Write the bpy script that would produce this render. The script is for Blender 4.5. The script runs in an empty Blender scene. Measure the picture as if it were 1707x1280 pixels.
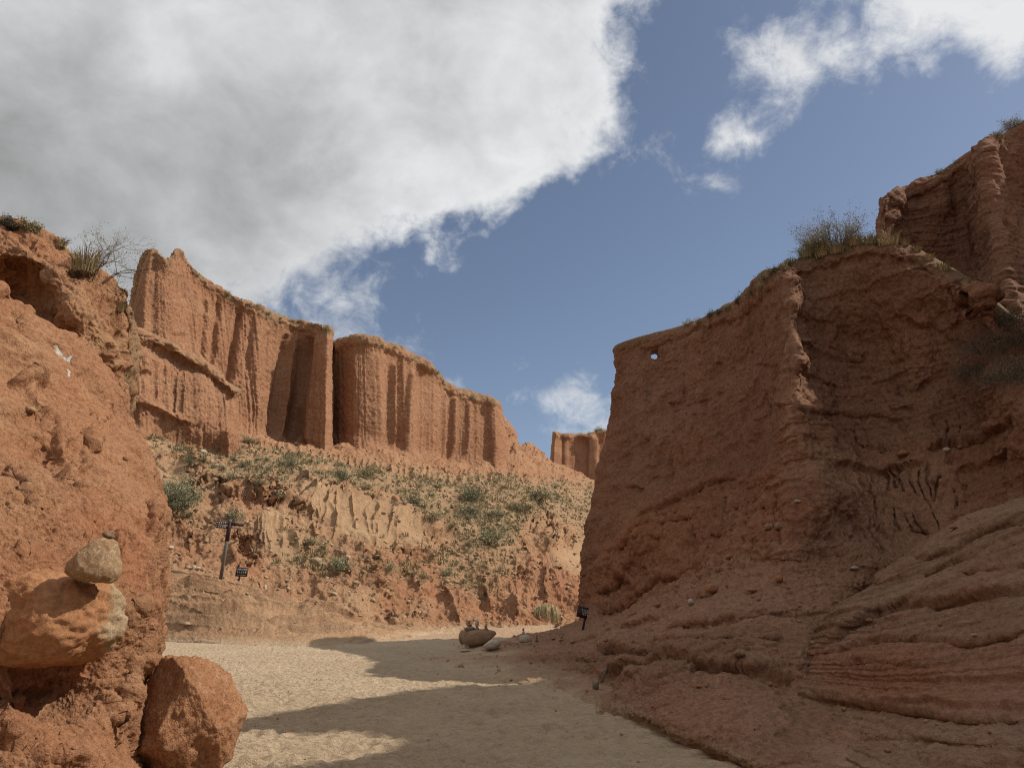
import bpy, bmesh, math, random
import numpy as np
from mathutils import Vector, Matrix, Euler

# ------------------------------------------------------------------ camera, sky, sun, exposure
SC = bpy.context.scene
COL = SC.collection
R = math.radians
FL, PITCH, CZ = 1242.0, R(16.0), 1.6
SP, CP = math.sin(PITCH), math.cos(PITCH)
cam_data = bpy.data.cameras.new('camera')
cam = bpy.data.objects.new('camera', cam_data)
COL.objects.link(cam)
cam.location = (0, 0, CZ)
cam.rotation_euler = (R(90) + PITCH, 0, 0)
cam_data.sensor_fit = 'HORIZONTAL'
cam_data.sensor_width = 36
cam_data.lens = 36 * FL / 1707
cam_data.clip_start = 0.1
cam_data.clip_end = 6000
SC.camera = cam

SUN_EL, SUN_AZ = R(45), R(84)          # azimuth clockwise from +Y (the view direction): the sun stands to the right
S = Vector((math.cos(SUN_EL) * math.sin(SUN_AZ), math.cos(SUN_EL) * math.cos(SUN_AZ), math.sin(SUN_EL)))
sun_data = bpy.data.lights.new('sun', 'SUN')
sun_data.energy = 4.2
sun_data.angle = R(0.55)
sun_data.color = (1.0, 0.93, 0.82)
sun = bpy.data.objects.new('sun', sun_data)
COL.objects.link(sun)
sun.rotation_euler = S.to_track_quat('Z', 'Y').to_euler()
sun.location = (30, 5, 60)

SC.view_settings.view_transform = 'Standard'
SC.view_settings.look = 'None'
SC.view_settings.exposure = 0.0
SC.view_settings.gamma = 1.0
SC.cycles.max_bounces = 5
SC.cycles.diffuse_bounces = 3
SC.cycles.use_denoising = True
SC.cycles.denoising_prefilter = 'NONE'
SC.cycles.filter_width = 1.1


def bilin(grid, xs, ys, x, y):
    x = min(max(x, xs[0]), xs[-1]); y = min(max(y, ys[0]), ys[-1])
    i = max(k for k in range(len(xs)) if xs[k] <= x); i = min(i, len(xs) - 2)
    j = max(k for k in range(len(ys)) if ys[k] <= y); j = min(j, len(ys) - 2)
    fx = (x - xs[i]) / (xs[i + 1] - xs[i]); fy = (y - ys[j]) / (ys[j + 1] - ys[j])
    a = grid[j][i] * (1 - fx) + grid[j][i + 1] * fx
    b = grid[j + 1][i] * (1 - fx) + grid[j + 1][i + 1] * fx
    return a * (1 - fy) + b * fy


def to_px(x, y, z):
    f = y * CP + z * SP
    return 853.5 + FL * x / f, 640 - FL * (-y * SP + z * CP) / f


def build_world():
    w = bpy.data.worlds.new('World')
    SC.world = w
    w.use_nodes = True
    nt = w.node_tree
    nt.nodes.clear()
    N, L = nt.nodes.new, nt.links.new

    def m(op, a, b=None, c=None, clamp=False):
        n = N('ShaderNodeMath'); n.operation = op; n.use_clamp = clamp
        for k, v in enumerate((a, b, c)):
            if v is None: continue
            if isinstance(v, (int, float)): n.inputs[k].default_value = v
            else: L(v, n.inputs[k])
        return n.outputs[0]

    def noise(vec, scale, detail, rough, dist=0.0, off=(0, 0, 0), sc=(1, 1, 1)):
        mp = N('ShaderNodeMapping'); mp.inputs['Location'].default_value = off
        mp.inputs['Scale'].default_value = sc
        L(vec, mp.inputs['Vector'])
        n = N('ShaderNodeTexNoise')
        n.inputs['Scale'].default_value = scale; n.inputs['Detail'].default_value = detail
        n.inputs['Roughness'].default_value = rough; n.inputs['Distortion'].default_value = dist
        L(mp.outputs[0], n.inputs['Vector'])
        return n.outputs['Fac']
    tc = N('ShaderNodeTexCoord')
    d = tc.outputs['Generated']
    sep = N('ShaderNodeSeparateXYZ'); L(d, sep.inputs[0])
    az0 = m('ARCTAN2', sep.outputs[0], sep.outputs[1])
    el0 = m('ARCSINE', sep.outputs[2])
    # billowing: bend the look-up direction with noise
    w1 = m('SUBTRACT', noise(d, 5.0, 6, .58, 0, (3, 1, 7)), .5)
    w2 = m('SUBTRACT', noise(d, 5.0, 6, .58, 0, (11, 5, 2)), .5)
    az = m('ADD', az0, m('MULTIPLY', w1, .26))
    el = m('ADD', el0, m('MULTIPLY', w2, .22))

    def rampfield(grid, xs, ys, AZ, EL):
        els = [R(e) for e in (4, 8, 11.5, 15, 18.5, 22, 25.5, 29, 32.5, 36, 40, 46)]
        azs = [R(-62 + 4 * k) for k in range(32)]
        tot = None
        azn = m('DIVIDE', m('SUBTRACT', AZ, azs[0]), azs[-1] - azs[0])
        for k, e in enumerate(els):
            rp = N('ShaderNodeValToRGB')
            cr = rp.color_ramp
            while len(cr.elements) < 32: cr.elements.new(.5)
            for i, a in enumerate(azs):
                x, y, z = math.sin(a) * math.cos(e), math.cos(a) * math.cos(e), math.sin(e)
                px, py = to_px(x, y, z)
                v = bilin(grid, xs, ys, px, py)
                cr.elements[i].position = i / 31
                cr.elements[i].color = (v, v, v, 1)
            L(azn, rp.inputs[0])
            lo = els[k - 1] if k else None
            hi = els[k + 1] if k < len(els) - 1 else None
            wt = 1.0
            if lo is not None: wt = m('DIVIDE', m('SUBTRACT', EL, lo), e - lo, clamp=True)
            if hi is not None:
                w_hi = m('DIVIDE', m('SUBTRACT', hi, EL), hi - e, clamp=True)
                wt = w_hi if lo is None else m('MINIMUM', wt, w_hi)
            t = m('MULTIPLY', rp.outputs[0], wt)
            tot = t if tot is None else m('ADD', tot, t)
        return tot
    xs = [100 * k for k in range(18)]
    ys = [0, 80, 160, 240, 300, 340, 400, 440, 480, 520, 560, 620, 700, 800]
    o = 0.0
    cover = [
        [1, 1, 1, 1, 1, 1, .95, .95, 1, 1, .8, .45, .22, .38, .66, .80, .85, .85],
        [1, 1, 1, 1, 1, 1, 1, 1, 1, 1, .90, .15, .15, .55, .68, .66, .55, .45],
        [1, 1, 1, 1, 1, 1, 1, 1, 1, 1, .85, o, .30, .64, .46, .30, .12, .2],
        [1, 1, 1, 1, 1, 1, 1, 1, .98, .95, .85, .12, .68, .42, .1, .15, o, o],
        [1, 1, 1, 1, 1, 1, 1, 1, 1, .75, .2, .52, .50, .1, .1, .05, o, o],
        [1, 1, 1, 1, 1, 1, 1, 1, .85, .25, o, .50, .2, o, .05, o, o, o],
        [1, 1, 1, 1, 1, .88, .84, .82, .15, o, o, o, .1, o, o, o, o, o],
        [1, 1, 1, .92, .62, .22, .06, .08, o, o, o, o, .1, o, o, o, o, o],
        [1, 1, 1, .82, .52, .36, .46, .24, .05, o, o, o, o, o, o, o, o, o],
        [1, .95, .8, .6, .42, .72, .95, .36, o, o, o, .1, .12, o, o, o, o, o],
        [.8, .7, .5, .4, .32, .65, .78, .2, .1, o, o, o, .1, o, o, o, o, o],
        [.5, .4, .4, .3, .3, .3, .3, .68, .42, .52, .86, .2, o, o, o, o, o, o],
        [.3, .3, .3, .3, .3, .3, .3, .3, .3, .34, .34, .2, o, o, o, o, o, o],
        [.3, .3, .3, .3, .3, .3, .3, .3, .3, .3, .3, .3, .3, .3, .3, .3, .3, .3]]
    light = [
        [.55, .60, .55, .65, .62, .68, .6, .50, .62, .72, .72, .6, .6, .8, .9, .85, .95, 1],
        [.35, .45, .60, .80, .68, .62, .66, .62, .66, .72, .80, .7, .7, .9, .75, .85, .9, .9],
        [.24, .30, .42, .56, .50, .50, .58, .74, .72, .66, .80, .7, .8, .8, .8, .8, .8, .8],
        [.18, .22, .28, .34, .38, .44, .62, .92, .80, .76, .88, .8, .8, .8, .8, .8, .8, .8],
        [.18, .20, .25, .30, .36, .44, .62, .84, .90, .8, .8, .8, .8, .8, .8, .8, .8, .8],
        [.18, .20, .26, .32, .40, .52, .66, .88, .8, .8, .8, .8, .8, .8, .8, .8, .8, .8],
        [.20, .24, .28, .36, .50, .62, .75, .8, .8, .8, .8, .8, .8, .8, .8, .8, .8, .8],
        [.22, .25, .30, .40, .52, .62, .7, .7, .8, .8, .8, .8, .8, .8, .8, .8, .8, .8],
        [.25, .28, .34, .45, .52, .6, .7, .7, .8, .8, .8, .8, .8, .8, .8, .8, .8, .8]] + \
        [[.3, .3, .4, .5, .6, .7, .8, .8, .8, .8, .8, .8, .8, .8, .8, .8, .8, .8]] * 5
    D = rampfield(cover, xs, ys, az, el)
    B = rampfield(light, xs, ys, m('ADD', az0, m('MULTIPLY', w1, .12)), m('ADD', el0, m('MULTIPLY', w2, .12)))
    fb = noise(d, 9.0, 12, .60, .25, (1, 2, 3), (1, 1, 1.3))
    fb2 = noise(d, 24.0, 10, .68, .5, (5, 2, 3))
    dens = m('ADD', D, m('ADD', m('MULTIPLY', m('SUBTRACT', fb, .5), 1.0), m('MULTIPLY', m('SUBTRACT', fb2, .5), .55)))
    al = N('ShaderNodeMapRange'); al.interpolation_type = 'SMOOTHSTEP'
    al.inputs['From Min'].default_value = .36; al.inputs['From Max'].default_value = .80
    L(dens, al.inputs['Value'])
    # brightness of the cloud: lit billows against thick grey underside
    fb3 = noise(d, 7.0, 9, .55, .3, (8.02, 2, 3.03), (1, 1, 1.4))
    edge = m('MULTIPLY', m('SUBTRACT', 1.0, m('DIVIDE', m('SUBTRACT', dens, .45), .65, clamp=True)), .32)
    br = m('ADD', m('ADD', B, edge), m('ADD', m('MULTIPLY', m('SUBTRACT', fb3, .5), .95), m('MULTIPLY', m('SUBTRACT', fb2, .5), .36)), clamp=True)
    cr = N('ShaderNodeValToRGB')
    e = cr.color_ramp.elements
    e[0].position = 0.0; e[0].color = (.235, .232, .228, 1)
    e[1].position = 1.0; e[1].color = (.80, .81, .82, 1)
    x = e.new(.5); x.color = (.47, .48, .49, 1)
    L(br, cr.inputs[0])
    sky = N('ShaderNodeTexSky'); sky.sky_type = 'NISHITA'
    sky.sun_disc = False
    sky.sun_elevation = SUN_EL
    sky.sun_rotation = SUN_AZ
    sky.altitude = 1500; sky.air_density = 1.0; sky.dust_density = 2.4; sky.ozone_density = 1.5
    hs = N('ShaderNodeHueSaturation'); hs.inputs['Saturation'].default_value = 0.86
    hs.inputs['Value'].default_value = SKY_VALUE
    L(sky.outputs[0], hs.inputs['Color'])
    up = N('ShaderNodeVectorMath'); up.operation = 'SCALE'; up.inputs['Scale'].default_value = 1 / STRENGTH
    L(cr.outputs[0], up.inputs[0])
    mx = N('ShaderNodeMix'); mx.data_type = 'RGBA'
    L(al.outputs[0], mx.inputs['Factor']); L(hs.outputs[0], mx.inputs['A']); L(up.outputs[0], mx.inputs['B'])
    bg = N('ShaderNodeBackground'); bg.inputs['Strength'].default_value = STRENGTH
    L(mx.outputs['Result'], bg.inputs['Color'])
    out = N('ShaderNodeOutputWorld'); L(bg.outputs[0], out.inputs[0])


STRENGTH, SKY_VALUE = 0.1, 1.0
build_world()

# ------------------------------------------------------------------ numpy helpers
rng = np.random.RandomState(7)
PERM = np.concatenate([rng.permutation(256)] * 3).astype(np.int32)
G3 = rng.normal(size=(256, 3)); G3 /= np.linalg.norm(G3, axis=1)[:, None]; G3 = G3.astype(np.float32)


def perlin(p):
    p = np.asarray(p, np.float32)
    sh = p.shape[:-1]
    p = p.reshape(-1, 3)
    i = np.floor(p).astype(np.int32)
    f = p - i
    i &= 255
    u = f * f * f * (f * (f * 6 - 15) + 10)
    res = np.zeros(len(p), np.float32)
    for dx in (0, 1):
        ax = PERM[i[:, 0] + dx]
        wx = u[:, 0] if dx else 1 - u[:, 0]
        for dy in (0, 1):
            ay = PERM[ax + i[:, 1] + dy]
            wy = wx * (u[:, 1] if dy else 1 - u[:, 1])
            for dz in (0, 1):
                h = PERM[ay + i[:, 2] + dz]
                g = G3[h]
                w = wy * (u[:, 2] if dz else 1 - u[:, 2])
                res += w * (g[:, 0] * (f[:, 0] - dx) + g[:, 1] * (f[:, 1] - dy) + g[:, 2] * (f[:, 2] - dz))
    return (res * 1.5).reshape(sh)


def fbm(p, scale, octv=4, gain=.5, seed=0, lac=2.03):
    q = np.asarray(p, np.float32) / np.float32(scale) if np.isscalar(scale) else np.asarray(p, np.float32) / np.asarray(scale, np.float32)
    t, a = 0, 1.0
    for k in range(octv):
        t = t + a * perlin(q + np.float32(17.3 * (seed + 1) + 5.1 * k))
        q = q * np.float32(lac); a *= gain
    return t


def ridged(p, scale, octv=3, gain=.5, seed=0):
    q = np.asarray(p, np.float32) / np.asarray(scale, np.float32)
    t, a = 0, 1.0
    for k in range(octv):
        t = t + a * (1 - 2 * np.abs(perlin(q + np.float32(11.7 * (seed + 1) + 3.3 * k))))
        q = q * np.float32(2.07); a *= gain
    return t


def terrace(p, b, period, seed=0, warp=.8, power=1.4):
    """beds that jut out at their foot over the recessed top of the bed below"""
    t = b / period + warp * perlin(np.stack([0 * b + seed * 3.7, p[..., 0] * .03 / period, b / period * .41], -1)) + .10 * fbm(p, period * 1.5, 3, .6, seed + 60)
    i = np.floor(t); f = t - i
    h = np.sin(i * 12.9898 + seed * 78.2) * 43758.5453
    amp = .25 + .75 * (h - np.floor(h))
    edge = np.clip(f / .07, 0, 1)
    return amp * (1 - f) ** power * edge


def bed_tone(p, b, period, seed=0, warp=.8):
    """one rock tone per bed, 0..1"""
    t = b / period + warp * perlin(np.stack([0 * b + seed * 3.7, p[..., 0] * .03 / period, b / period * .41], -1)) + .10 * fbm(p, period * 1.5, 3, .6, seed + 60)
    h = np.sin(np.floor(t) * 12.9898 + seed * 78.2 + 2.1) * 24634.6345
    return h - np.floor(h)


def P3(px, py, Y):
    a = (np.asarray(px, float) - 853.5) / FL; b = (640 - np.asarray(py, float)) / FL
    dy = CP - b * SP; dz = SP + b * CP
    return np.stack([Y * a / dy, Y + 0 * a, CZ + Y * dz / dy], -1)


def gY(px, py, z=0.0):
    b = (640 - py) / FL
    return (z - CZ) * (CP - b * SP) / (SP + b * CP)


def proj(x, y, z):
    f = y * CP + (z - CZ) * SP
    return 853.5 + FL * x / f, 640 - FL * (-y * SP + (z - CZ) * CP) / f


def pt(x, y, z):
    a, b = proj(x, y, z)
    return (a, b, y)


def g(px, py, z=0.0):
    return (px, py, gY(px, py, z))


def sink(p, dy=-.6, dz=-.7):
    x, y, z = P3(*p)
    return pt(x, y + dy, z + dz)


def behind(p, dx, dy, dz):
    x, y, z = P3(*p)
    return pt(x + dx, y + dy, z + dz)


def hermite(A, k, s):
    """non-uniform cubic through A (n,...) at knots k, sampled at s"""
    n = len(k)
    h = np.diff(k)
    d = np.diff(A, axis=0) / h.reshape((-1,) + (1,) * (A.ndim - 1))
    m = np.empty_like(A)
    m[0] = d[0]; m[-1] = d[-1]
    for i in range(1, n - 1):
        m[i] = (d[i] * h[i - 1] + d[i - 1] * h[i]) / (h[i] + h[i - 1])
    idx = np.clip(np.searchsorted(k, s, side='right') - 1, 0, n - 2)
    hh = h[idx]
    t = (s - k[idx]) / hh
    sh = (-1,) + (1,) * (A.ndim - 1)
    t = t.reshape(sh); hh = hh.reshape(sh)
    return ((2 * t**3 - 3 * t**2 + 1) * A[idx] + (t**3 - 2 * t**2 + t) * hh * m[idx]
            + (-2 * t**3 + 3 * t**2) * A[idx + 1] + (t**3 - t**2) * hh * m[idx + 1])


def samples(k, lens, step, cap):
    out = []
    for i in range(len(k) - 1):
        n = int(max(3, min(lens[i], cap) / step))
        out.append(k[i] + (k[i + 1] - k[i]) * np.arange(n) / n)
    out.append(np.array([k[-1]]))
    return np.concatenate(out)


class Patch:
    """a rock surface swept through a lattice of control points (picture x, picture y, distance)"""
    def __init__(s, rows, step=1.7, cap=400, jit=5):
        A = np.array(rows, float)
        A[..., 2] = np.log(A[..., 2])
        du = np.linalg.norm(np.diff(A[..., :2], axis=1), axis=-1)
        dv = np.linalg.norm(np.diff(A[..., :2], axis=0), axis=-1)
        mu, mv = np.maximum(du.mean(0), 10), np.maximum(dv.mean(1), 10)
        ku = np.concatenate([[0], np.cumsum(mu)]); kv = np.concatenate([[0], np.cumsum(mv)])
        su = samples(ku, du.max(0), step, cap); sv = samples(kv, dv.max(1), step, cap)
        B = hermite(A, kv, sv)
        B = np.swapaxes(hermite(np.swapaxes(B, 0, 1), ku, su), 0, 1)
        s.px, s.py, s.Y = B[..., 0], B[..., 1], np.exp(B[..., 2])
        s.u = su[None, :] + 0 * s.px; s.v = sv[:, None] + 0 * s.px
        s.ku, s.kv = ku, kv
        s.base = P3(s.px, s.py, s.Y)
        s.pos = s.base.copy()
        s.unit = s.Y / FL                       # metres per picture pixel here
        jp = np.stack([s.px / 34, s.py / 34, 0 * s.px], -1)
        s.jx = s.px + jit * fbm(jp, 1, 3, .55, 3); s.jy = s.py + jit * fbm(jp, 1, 3, .55, 9)
        s.attr = {}
        s.normals()

    def normals(s):
        a = np.gradient(s.pos, axis=1); b = np.gradient(s.pos, axis=0)
        n = np.cross(a, b)
        n /= np.maximum(np.linalg.norm(n, axis=-1, keepdims=True), 1e-9)
        # one consistent side: the one that faces the camera over most of the visible area
        c = np.array([0, 0, CZ]) - s.pos
        vis = (s.px > 0) & (s.px < 1707) & (s.py > 0) & (s.py < 1280)
        sg = np.sum(n * c, -1)[vis].sum() if vis.any() else np.sum(n * c)
        if sg < 0: n = -n
        s.n = n
        s.flip = sg < 0

    def move(s, d, along=None):
        s.pos = s.pos + (s.n if along is None else along) * np.asarray(d)[..., None]

    def mask(s, poly, soft=14):
        """1 inside the outline (picture coordinates), fading over soft pixels"""
        x, y = s.jx, s.jy
        inside = np.zeros(x.shape, bool)
        n = len(poly)
        for i in range(n):
            (x0, y0), (x1, y1) = poly[i], poly[(i + 1) % n]
            c = ((y0 > y) != (y1 > y)) & (x < (x1 - x0) * (y - y0) / ((y1 - y0) or 1e-9) + x0)
            inside ^= c
        dist = np.abs(line_sd(x, y, list(poly) + [poly[0]])[0])
        sd = np.where(inside, dist, -dist)
        return np.clip(sd / soft + .5, 0, 1)

    def ledge(s, poly, out=6, inn=8, wa=14, wb=14, sharp=1.6, fade=.12):
        sd, t, sel = s._sd(poly, 4 * max(wa, wb))
        if sel is None: return 0
        f = np.clip(np.minimum(t, 1 - t) / fade, 0, 1)
        k = .5 + .5 * np.tanh(sd / sharp)
        val = f * (k * out * np.exp(-np.maximum(sd, 0) / wa) - (1 - k) * inn * np.exp(-np.maximum(-sd, 0) / wb))
        return s._put(val, sel)

    def groove(s, poly, depth=6, w=5, fade=.15, power=2):
        sd, t, sel = s._sd(poly, 4 * w)
        if sel is None: return 0
        f = np.clip(np.minimum(t, 1 - t) / fade, 0, 1)
        return s._put(-depth * f * np.exp(-np.abs(sd / w) ** power), sel)

    def _sd(s, poly, reach):
        P = np.array(poly, float)
        sel = ((s.jx > P[:, 0].min() - reach) & (s.jx < P[:, 0].max() + reach)
               & (s.jy > P[:, 1].min() - reach) & (s.jy < P[:, 1].max() + reach))
        if not sel.any(): return None, None, None
        sd, t = line_sd(s.jx[sel], s.jy[sel], poly)
        return sd, t, sel

    def _put(s, val, sel):
        r = np.zeros(s.px.shape); r[sel] = val
        return r

    def hole(s, centre, axis, radius):
        """faces round a line through the rock are left out"""
        c = np.array(centre); a = np.array(axis) / np.linalg.norm(axis)
        q = s.pos - c
        along = np.sum(q * a, -1, keepdims=True)
        r = np.linalg.norm((q - along * a) * np.array([1, 1, 1.25]), axis=-1)
        s.drop = (r < radius) & (np.abs(along[..., 0]) < 4)

    def build(s, name, mat, label=None, extra=None, smooth=True):
        n, m_ = s.px.shape
        idx = np.arange(n * m_).reshape(n, m_)
        q = np.stack([idx[:-1, :-1], idx[:-1, 1:], idx[1:, 1:], idx[1:, :-1]], -1)
        if s.flip: q = q[..., ::-1]
        q = q.reshape(-1, 4)
        if hasattr(s, 'drop'):
            q = q[~s.drop.reshape(-1)[q].any(1)]
        o = mesh_from(name, s.pos.reshape(-1, 3), q, mat, smooth)
        for k, v in s.attr.items():
            at = o.data.attributes.new(k, 'FLOAT', 'POINT')
            at.data.foreach_set('value', np.clip(v, 0, 1).astype(np.float32).ravel())
        o['kind'] = 'structure'
        if label: o['label'] = label
        return o


def line_sd(x, y, poly):
    best = np.full(x.shape, 1e9); sg = np.ones(x.shape); tt = np.zeros(x.shape)
    P = np.array(poly, float)
    L = np.linalg.norm(np.diff(P, axis=0), axis=1)
    tot = L.sum(); acc = 0
    for i in range(len(P) - 1):
        d = P[i + 1] - P[i]
        l2 = max(d @ d, 1e-9)
        qx, qy = x - P[i, 0], y - P[i, 1]
        t = np.clip((qx * d[0] + qy * d[1]) / l2, 0, 1)
        ex, ey = qx - t * d[0], qy - t * d[1]
        dist = np.hypot(ex, ey)
        c = d[0] * qy - d[1] * qx
        up = dist < best
        best = np.where(up, dist, best)
        sg = np.where(up, np.where(c < 0, 1.0, -1.0), sg)
        tt = np.where(up, (acc + t * L[i]) / tot, tt)
        acc += L[i]
    return best * sg, tt


def mesh_from(name, verts, faces, mat=None, smooth=True, parent=None):
    verts = np.ascontiguousarray(verts, np.float32); faces = np.ascontiguousarray(faces, np.int32)
    k = faces.shape[1]
    me = bpy.data.meshes.new(name)
    me.vertices.add(len(verts)); me.vertices.foreach_set('co', verts.ravel())
    me.loops.add(faces.size); me.loops.foreach_set('vertex_index', faces.ravel())
    me.polygons.add(len(faces))
    me.polygons.foreach_set('loop_start', np.arange(0, faces.size, k, dtype=np.int32))
    me.polygons.foreach_set('loop_total', np.full(len(faces), k, np.int32))
    me.update(calc_edges=True)
    me.validate()
    if smooth: me.polygons.foreach_set('use_smooth', np.ones(len(me.polygons), bool))
    if mat: me.materials.append(mat)
    o = bpy.data.objects.new(name, me)
    COL.objects.link(o)
    if parent: o.parent = parent
    return o


def tag(o, label, cat, group=None, kind=None):
    if label: o['label'] = label
    if cat: o['category'] = cat
    if group: o['group'] = group
    if kind: o['kind'] = kind
    return o

# ------------------------------------------------------------------ materials
class NT:
    def __init__(s, name):
        s.m = bpy.data.materials.new(name); s.m.use_nodes = True
        s.t = s.m.node_tree; s.t.nodes.clear()
        s.out = s.t.nodes.new('ShaderNodeOutputMaterial')
        s.b = s.t.nodes.new('ShaderNodeBsdfPrincipled')
        s.t.links.new(s.b.outputs[0], s.out.inputs[0])
        s.b.inputs['Roughness'].default_value = .95
        s.b.inputs['Specular IOR Level'].default_value = .12

    def n(s, t): return s.t.nodes.new(t)

    def l(s, a, b): s.t.links.new(a, b)

    def coord(s, scale=(1, 1, 1), rot=(0, 0, 0)):
        tc = s.n('ShaderNodeTexCoord'); mp = s.n('ShaderNodeMapping')
        mp.inputs['Scale'].default_value = scale; mp.inputs['Rotation'].default_value = rot
        s.l(tc.outputs['Object'], mp.inputs[0])
        return mp.outputs[0]

    def noise(s, vec, scale, detail=5, rough=.55, dist=0):
        n = s.n('ShaderNodeTexNoise'); s.l(vec, n.inputs['Vector'])
        n.inputs['Scale'].default_value = scale; n.inputs['Detail'].default_value = detail
        n.inputs['Roughness'].default_value = rough; n.inputs['Distortion'].default_value = dist
        return n.outputs['Fac']

    def vor(s, vec, scale, feature='F1', rnd=1.0):
        n = s.n('ShaderNodeTexVoronoi'); s.l(vec, n.inputs['Vector'])
        n.feature = feature
        n.inputs['Scale'].default_value = scale; n.inputs['Randomness'].default_value = rnd
        return n

    def rng(s, v, a, b, c=0, d=1):
        n = s.n('ShaderNodeMapRange'); n.interpolation_type = 'SMOOTHSTEP'
        s.l(v, n.inputs['Value'])
        for k, x in zip(('From Min', 'From Max', 'To Min', 'To Max'), (a, b, c, d)): n.inputs[k].default_value = x
        return n.outputs[0]

    def mul(s, a, b, op='MULTIPLY'):
        n = s.n('ShaderNodeMath'); n.operation = op
        for k, v in enumerate((a, b)):
            if isinstance(v, (int, float)): n.inputs[k].default_value = v
            else: s.l(v, n.inputs[k])
        return n.outputs[0]

    def mix(s, f, a, b, blend='MIX'):
        n = s.n('ShaderNodeMix'); n.data_type = 'RGBA'; n.blend_type = blend
        for k, v in (('Factor', f), ('A', a), ('B', b)):
            if isinstance(v, (int, float)): n.inputs[k].default_value = v
            elif isinstance(v, tuple): n.inputs[k].default_value = v + (1,)
            else: s.l(v, n.inputs[k])
        return n.outputs['Result']

    def attr(s, name):
        n = s.n('ShaderNodeAttribute'); n.attribute_name = name
        return n.outputs['Fac']

    def bump(s, h, strength, dist, prev=None):
        n = s.n('ShaderNodeBump'); n.inputs['Strength'].default_value = strength; n.inputs['Distance'].default_value = dist
        s.l(h, n.inputs['Height'])
        if prev: s.l(prev, n.inputs['Normal'])
        return n.outputs[0]


def rock_mat(name, a, b, band, pale=(.52, .36, .21), veg=(.17, .16, .085), red=(.36, .135, .062), k=1.0, strata=(.12, .12, 1.0),
             tilt=(0, 0, 0), band_amt=.5, stain=.25, bump=1.0, pebble=.4, lam=.35):
    """k: metres of the middle-sized mottling"""
    t = NT(name)
    c = t.coord()
    n1 = t.noise(c, .22 / k, 4, .6, .4)
    n2 = t.noise(c, 1.7 / k, 6, .62)
    n3 = t.noise(c, 11 / k, 6, .68)
    n4 = t.noise(c, 55 / k, 3, .6)
    base = t.mix(t.rng(n1, .3, .7), a, b)
    base = t.mix(t.rng(n2, .32, .75, 0, .55), base, tuple(x * .76 for x in b))
    cs = t.coord(tuple(x / k for x in strata), tilt)
    s1 = t.noise(cs, 1.1, 7, .68, .25)
    base = t.mix(t.rng(s1, .46, .62, 0, band_amt), base, band)
    # dark mineral streaks running down the face
    cv = t.coord((2.2 / k, 2.2 / k, .16 / k))
    s2 = t.noise(cv, 1.0, 5, .6)
    base = t.mix(t.rng(s2, .54, .72, 0, stain), base, tuple(x * .5 for x in b))
    base = t.mix(t.mul(t.attr('red'), .8), base, red)
    base = t.mix(t.mul(t.attr('pale'), t.rng(n2, .2, .6, .65, 1)), base, pale)
    vg = t.mul(t.attr('veg'), t.rng(n3, .40, .60))
    base = t.mix(vg, base, veg)
    tone = t.attr('bed')
    base = t.mix(t.rng(tone, .05, .45, .34, 0), base, tuple(x * .42 for x in b))
    base = t.mix(t.rng(tone, .6, 1, 0, .30), base, tuple(min(.8, x * q) for x, q in zip(a, (1.15, 1.3, 1.4))))
    base = t.mix(t.attr('white'), base, (.64, .60, .54))
    # grit: light and dark grains
    base = t.mix(t.rng(n3, .3, .72, 0, 1), t.mix(.30, base, (.02, .01, .005)), t.mix(.10, base, (.75, .6, .42)))
    base = t.mix(t.rng(n4, .36, .68, .22, 0), base, tuple(x * .35 for x in b))
    base = t.mix(t.mul(t.attr('dust'), t.rng(n2, .25, .6, .35, 1)), base, (.47, .345, .225))
    t.l(base, t.b.inputs['Base Color'])
    bb = t.bump(s1, lam, .10 * k)
    bb = t.bump(n2, .22 * bump, .2 * k, bb)
    bb = t.bump(n3, .7 * bump, .08 * k, bb)
    v = t.vor(c, 16 / k)
    bb = t.bump(t.rng(v.outputs['Distance'], 0, .5, 1, 0), pebble * bump, .03 * k, bb)
    bb = t.bump(n4, .8 * bump, .022 * k, bb)
    t.l(bb, t.b.inputs['Normal'])
    return t.m


def sand_mat():
    t = NT('wash sand')
    c = t.coord()
    n1 = t.noise(c, .35, 4, .55)
    n2 = t.noise(c, 5, 5, .6)
    n3 = t.noise(c, 60, 4, .7)
    base = t.mix(t.rng(n1, .3, .7), (.53, .40, .272), (.61, .475, .33))
    base = t.mix(t.rng(n2, .35, .7, 0, .35), base, (.40, .28, .16))
    v = t.vor(c, 75)
    gr = t.rng(v.outputs['Color'], .1, .9)
    base = t.mix(t.mul(t.rng(v.outputs['Distance'], .2, .45, 1, 0), .32), base, t.mix(gr, (.24, .16, .10), (.72, .6, .44)))
    base = t.mix(t.mul(t.attr('red'), .8), base, (.40, .21, .115))
    base = t.mix(t.rng(n3, .3, .65, .3, 0), base, (.22, .14, .075))
    t.l(base, t.b.inputs['Base Color'])
    bb = t.bump(n2, .5, .06)
    v2 = t.vor(t.coord((1, 1.6, 1)), 9)
    bb = t.bump(v2.outputs['Distance'], .8, .08, bb)
    bb = t.bump(n3, .9, .035, bb)
    t.l(bb, t.b.inputs['Normal'])
    return t.m


def plain_mat(name, col, col2=None, scale=8, rough=.85, bump=.3, dist=.01, spec=.2):
    t = NT(name)
    c = t.coord()
    n = t.noise(c, scale, 6, .62)
    base = t.mix(t.rng(n, .3, .7), col, col2 or tuple(x * .7 for x in col))
    t.l(base, t.b.inputs['Base Color'])
    t.l(t.bump(n, bump, dist), t.b.inputs['Normal'])
    t.b.inputs['Roughness'].default_value = rough
    t.b.inputs['Specular IOR Level'].default_value = spec
    return t.m


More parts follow.
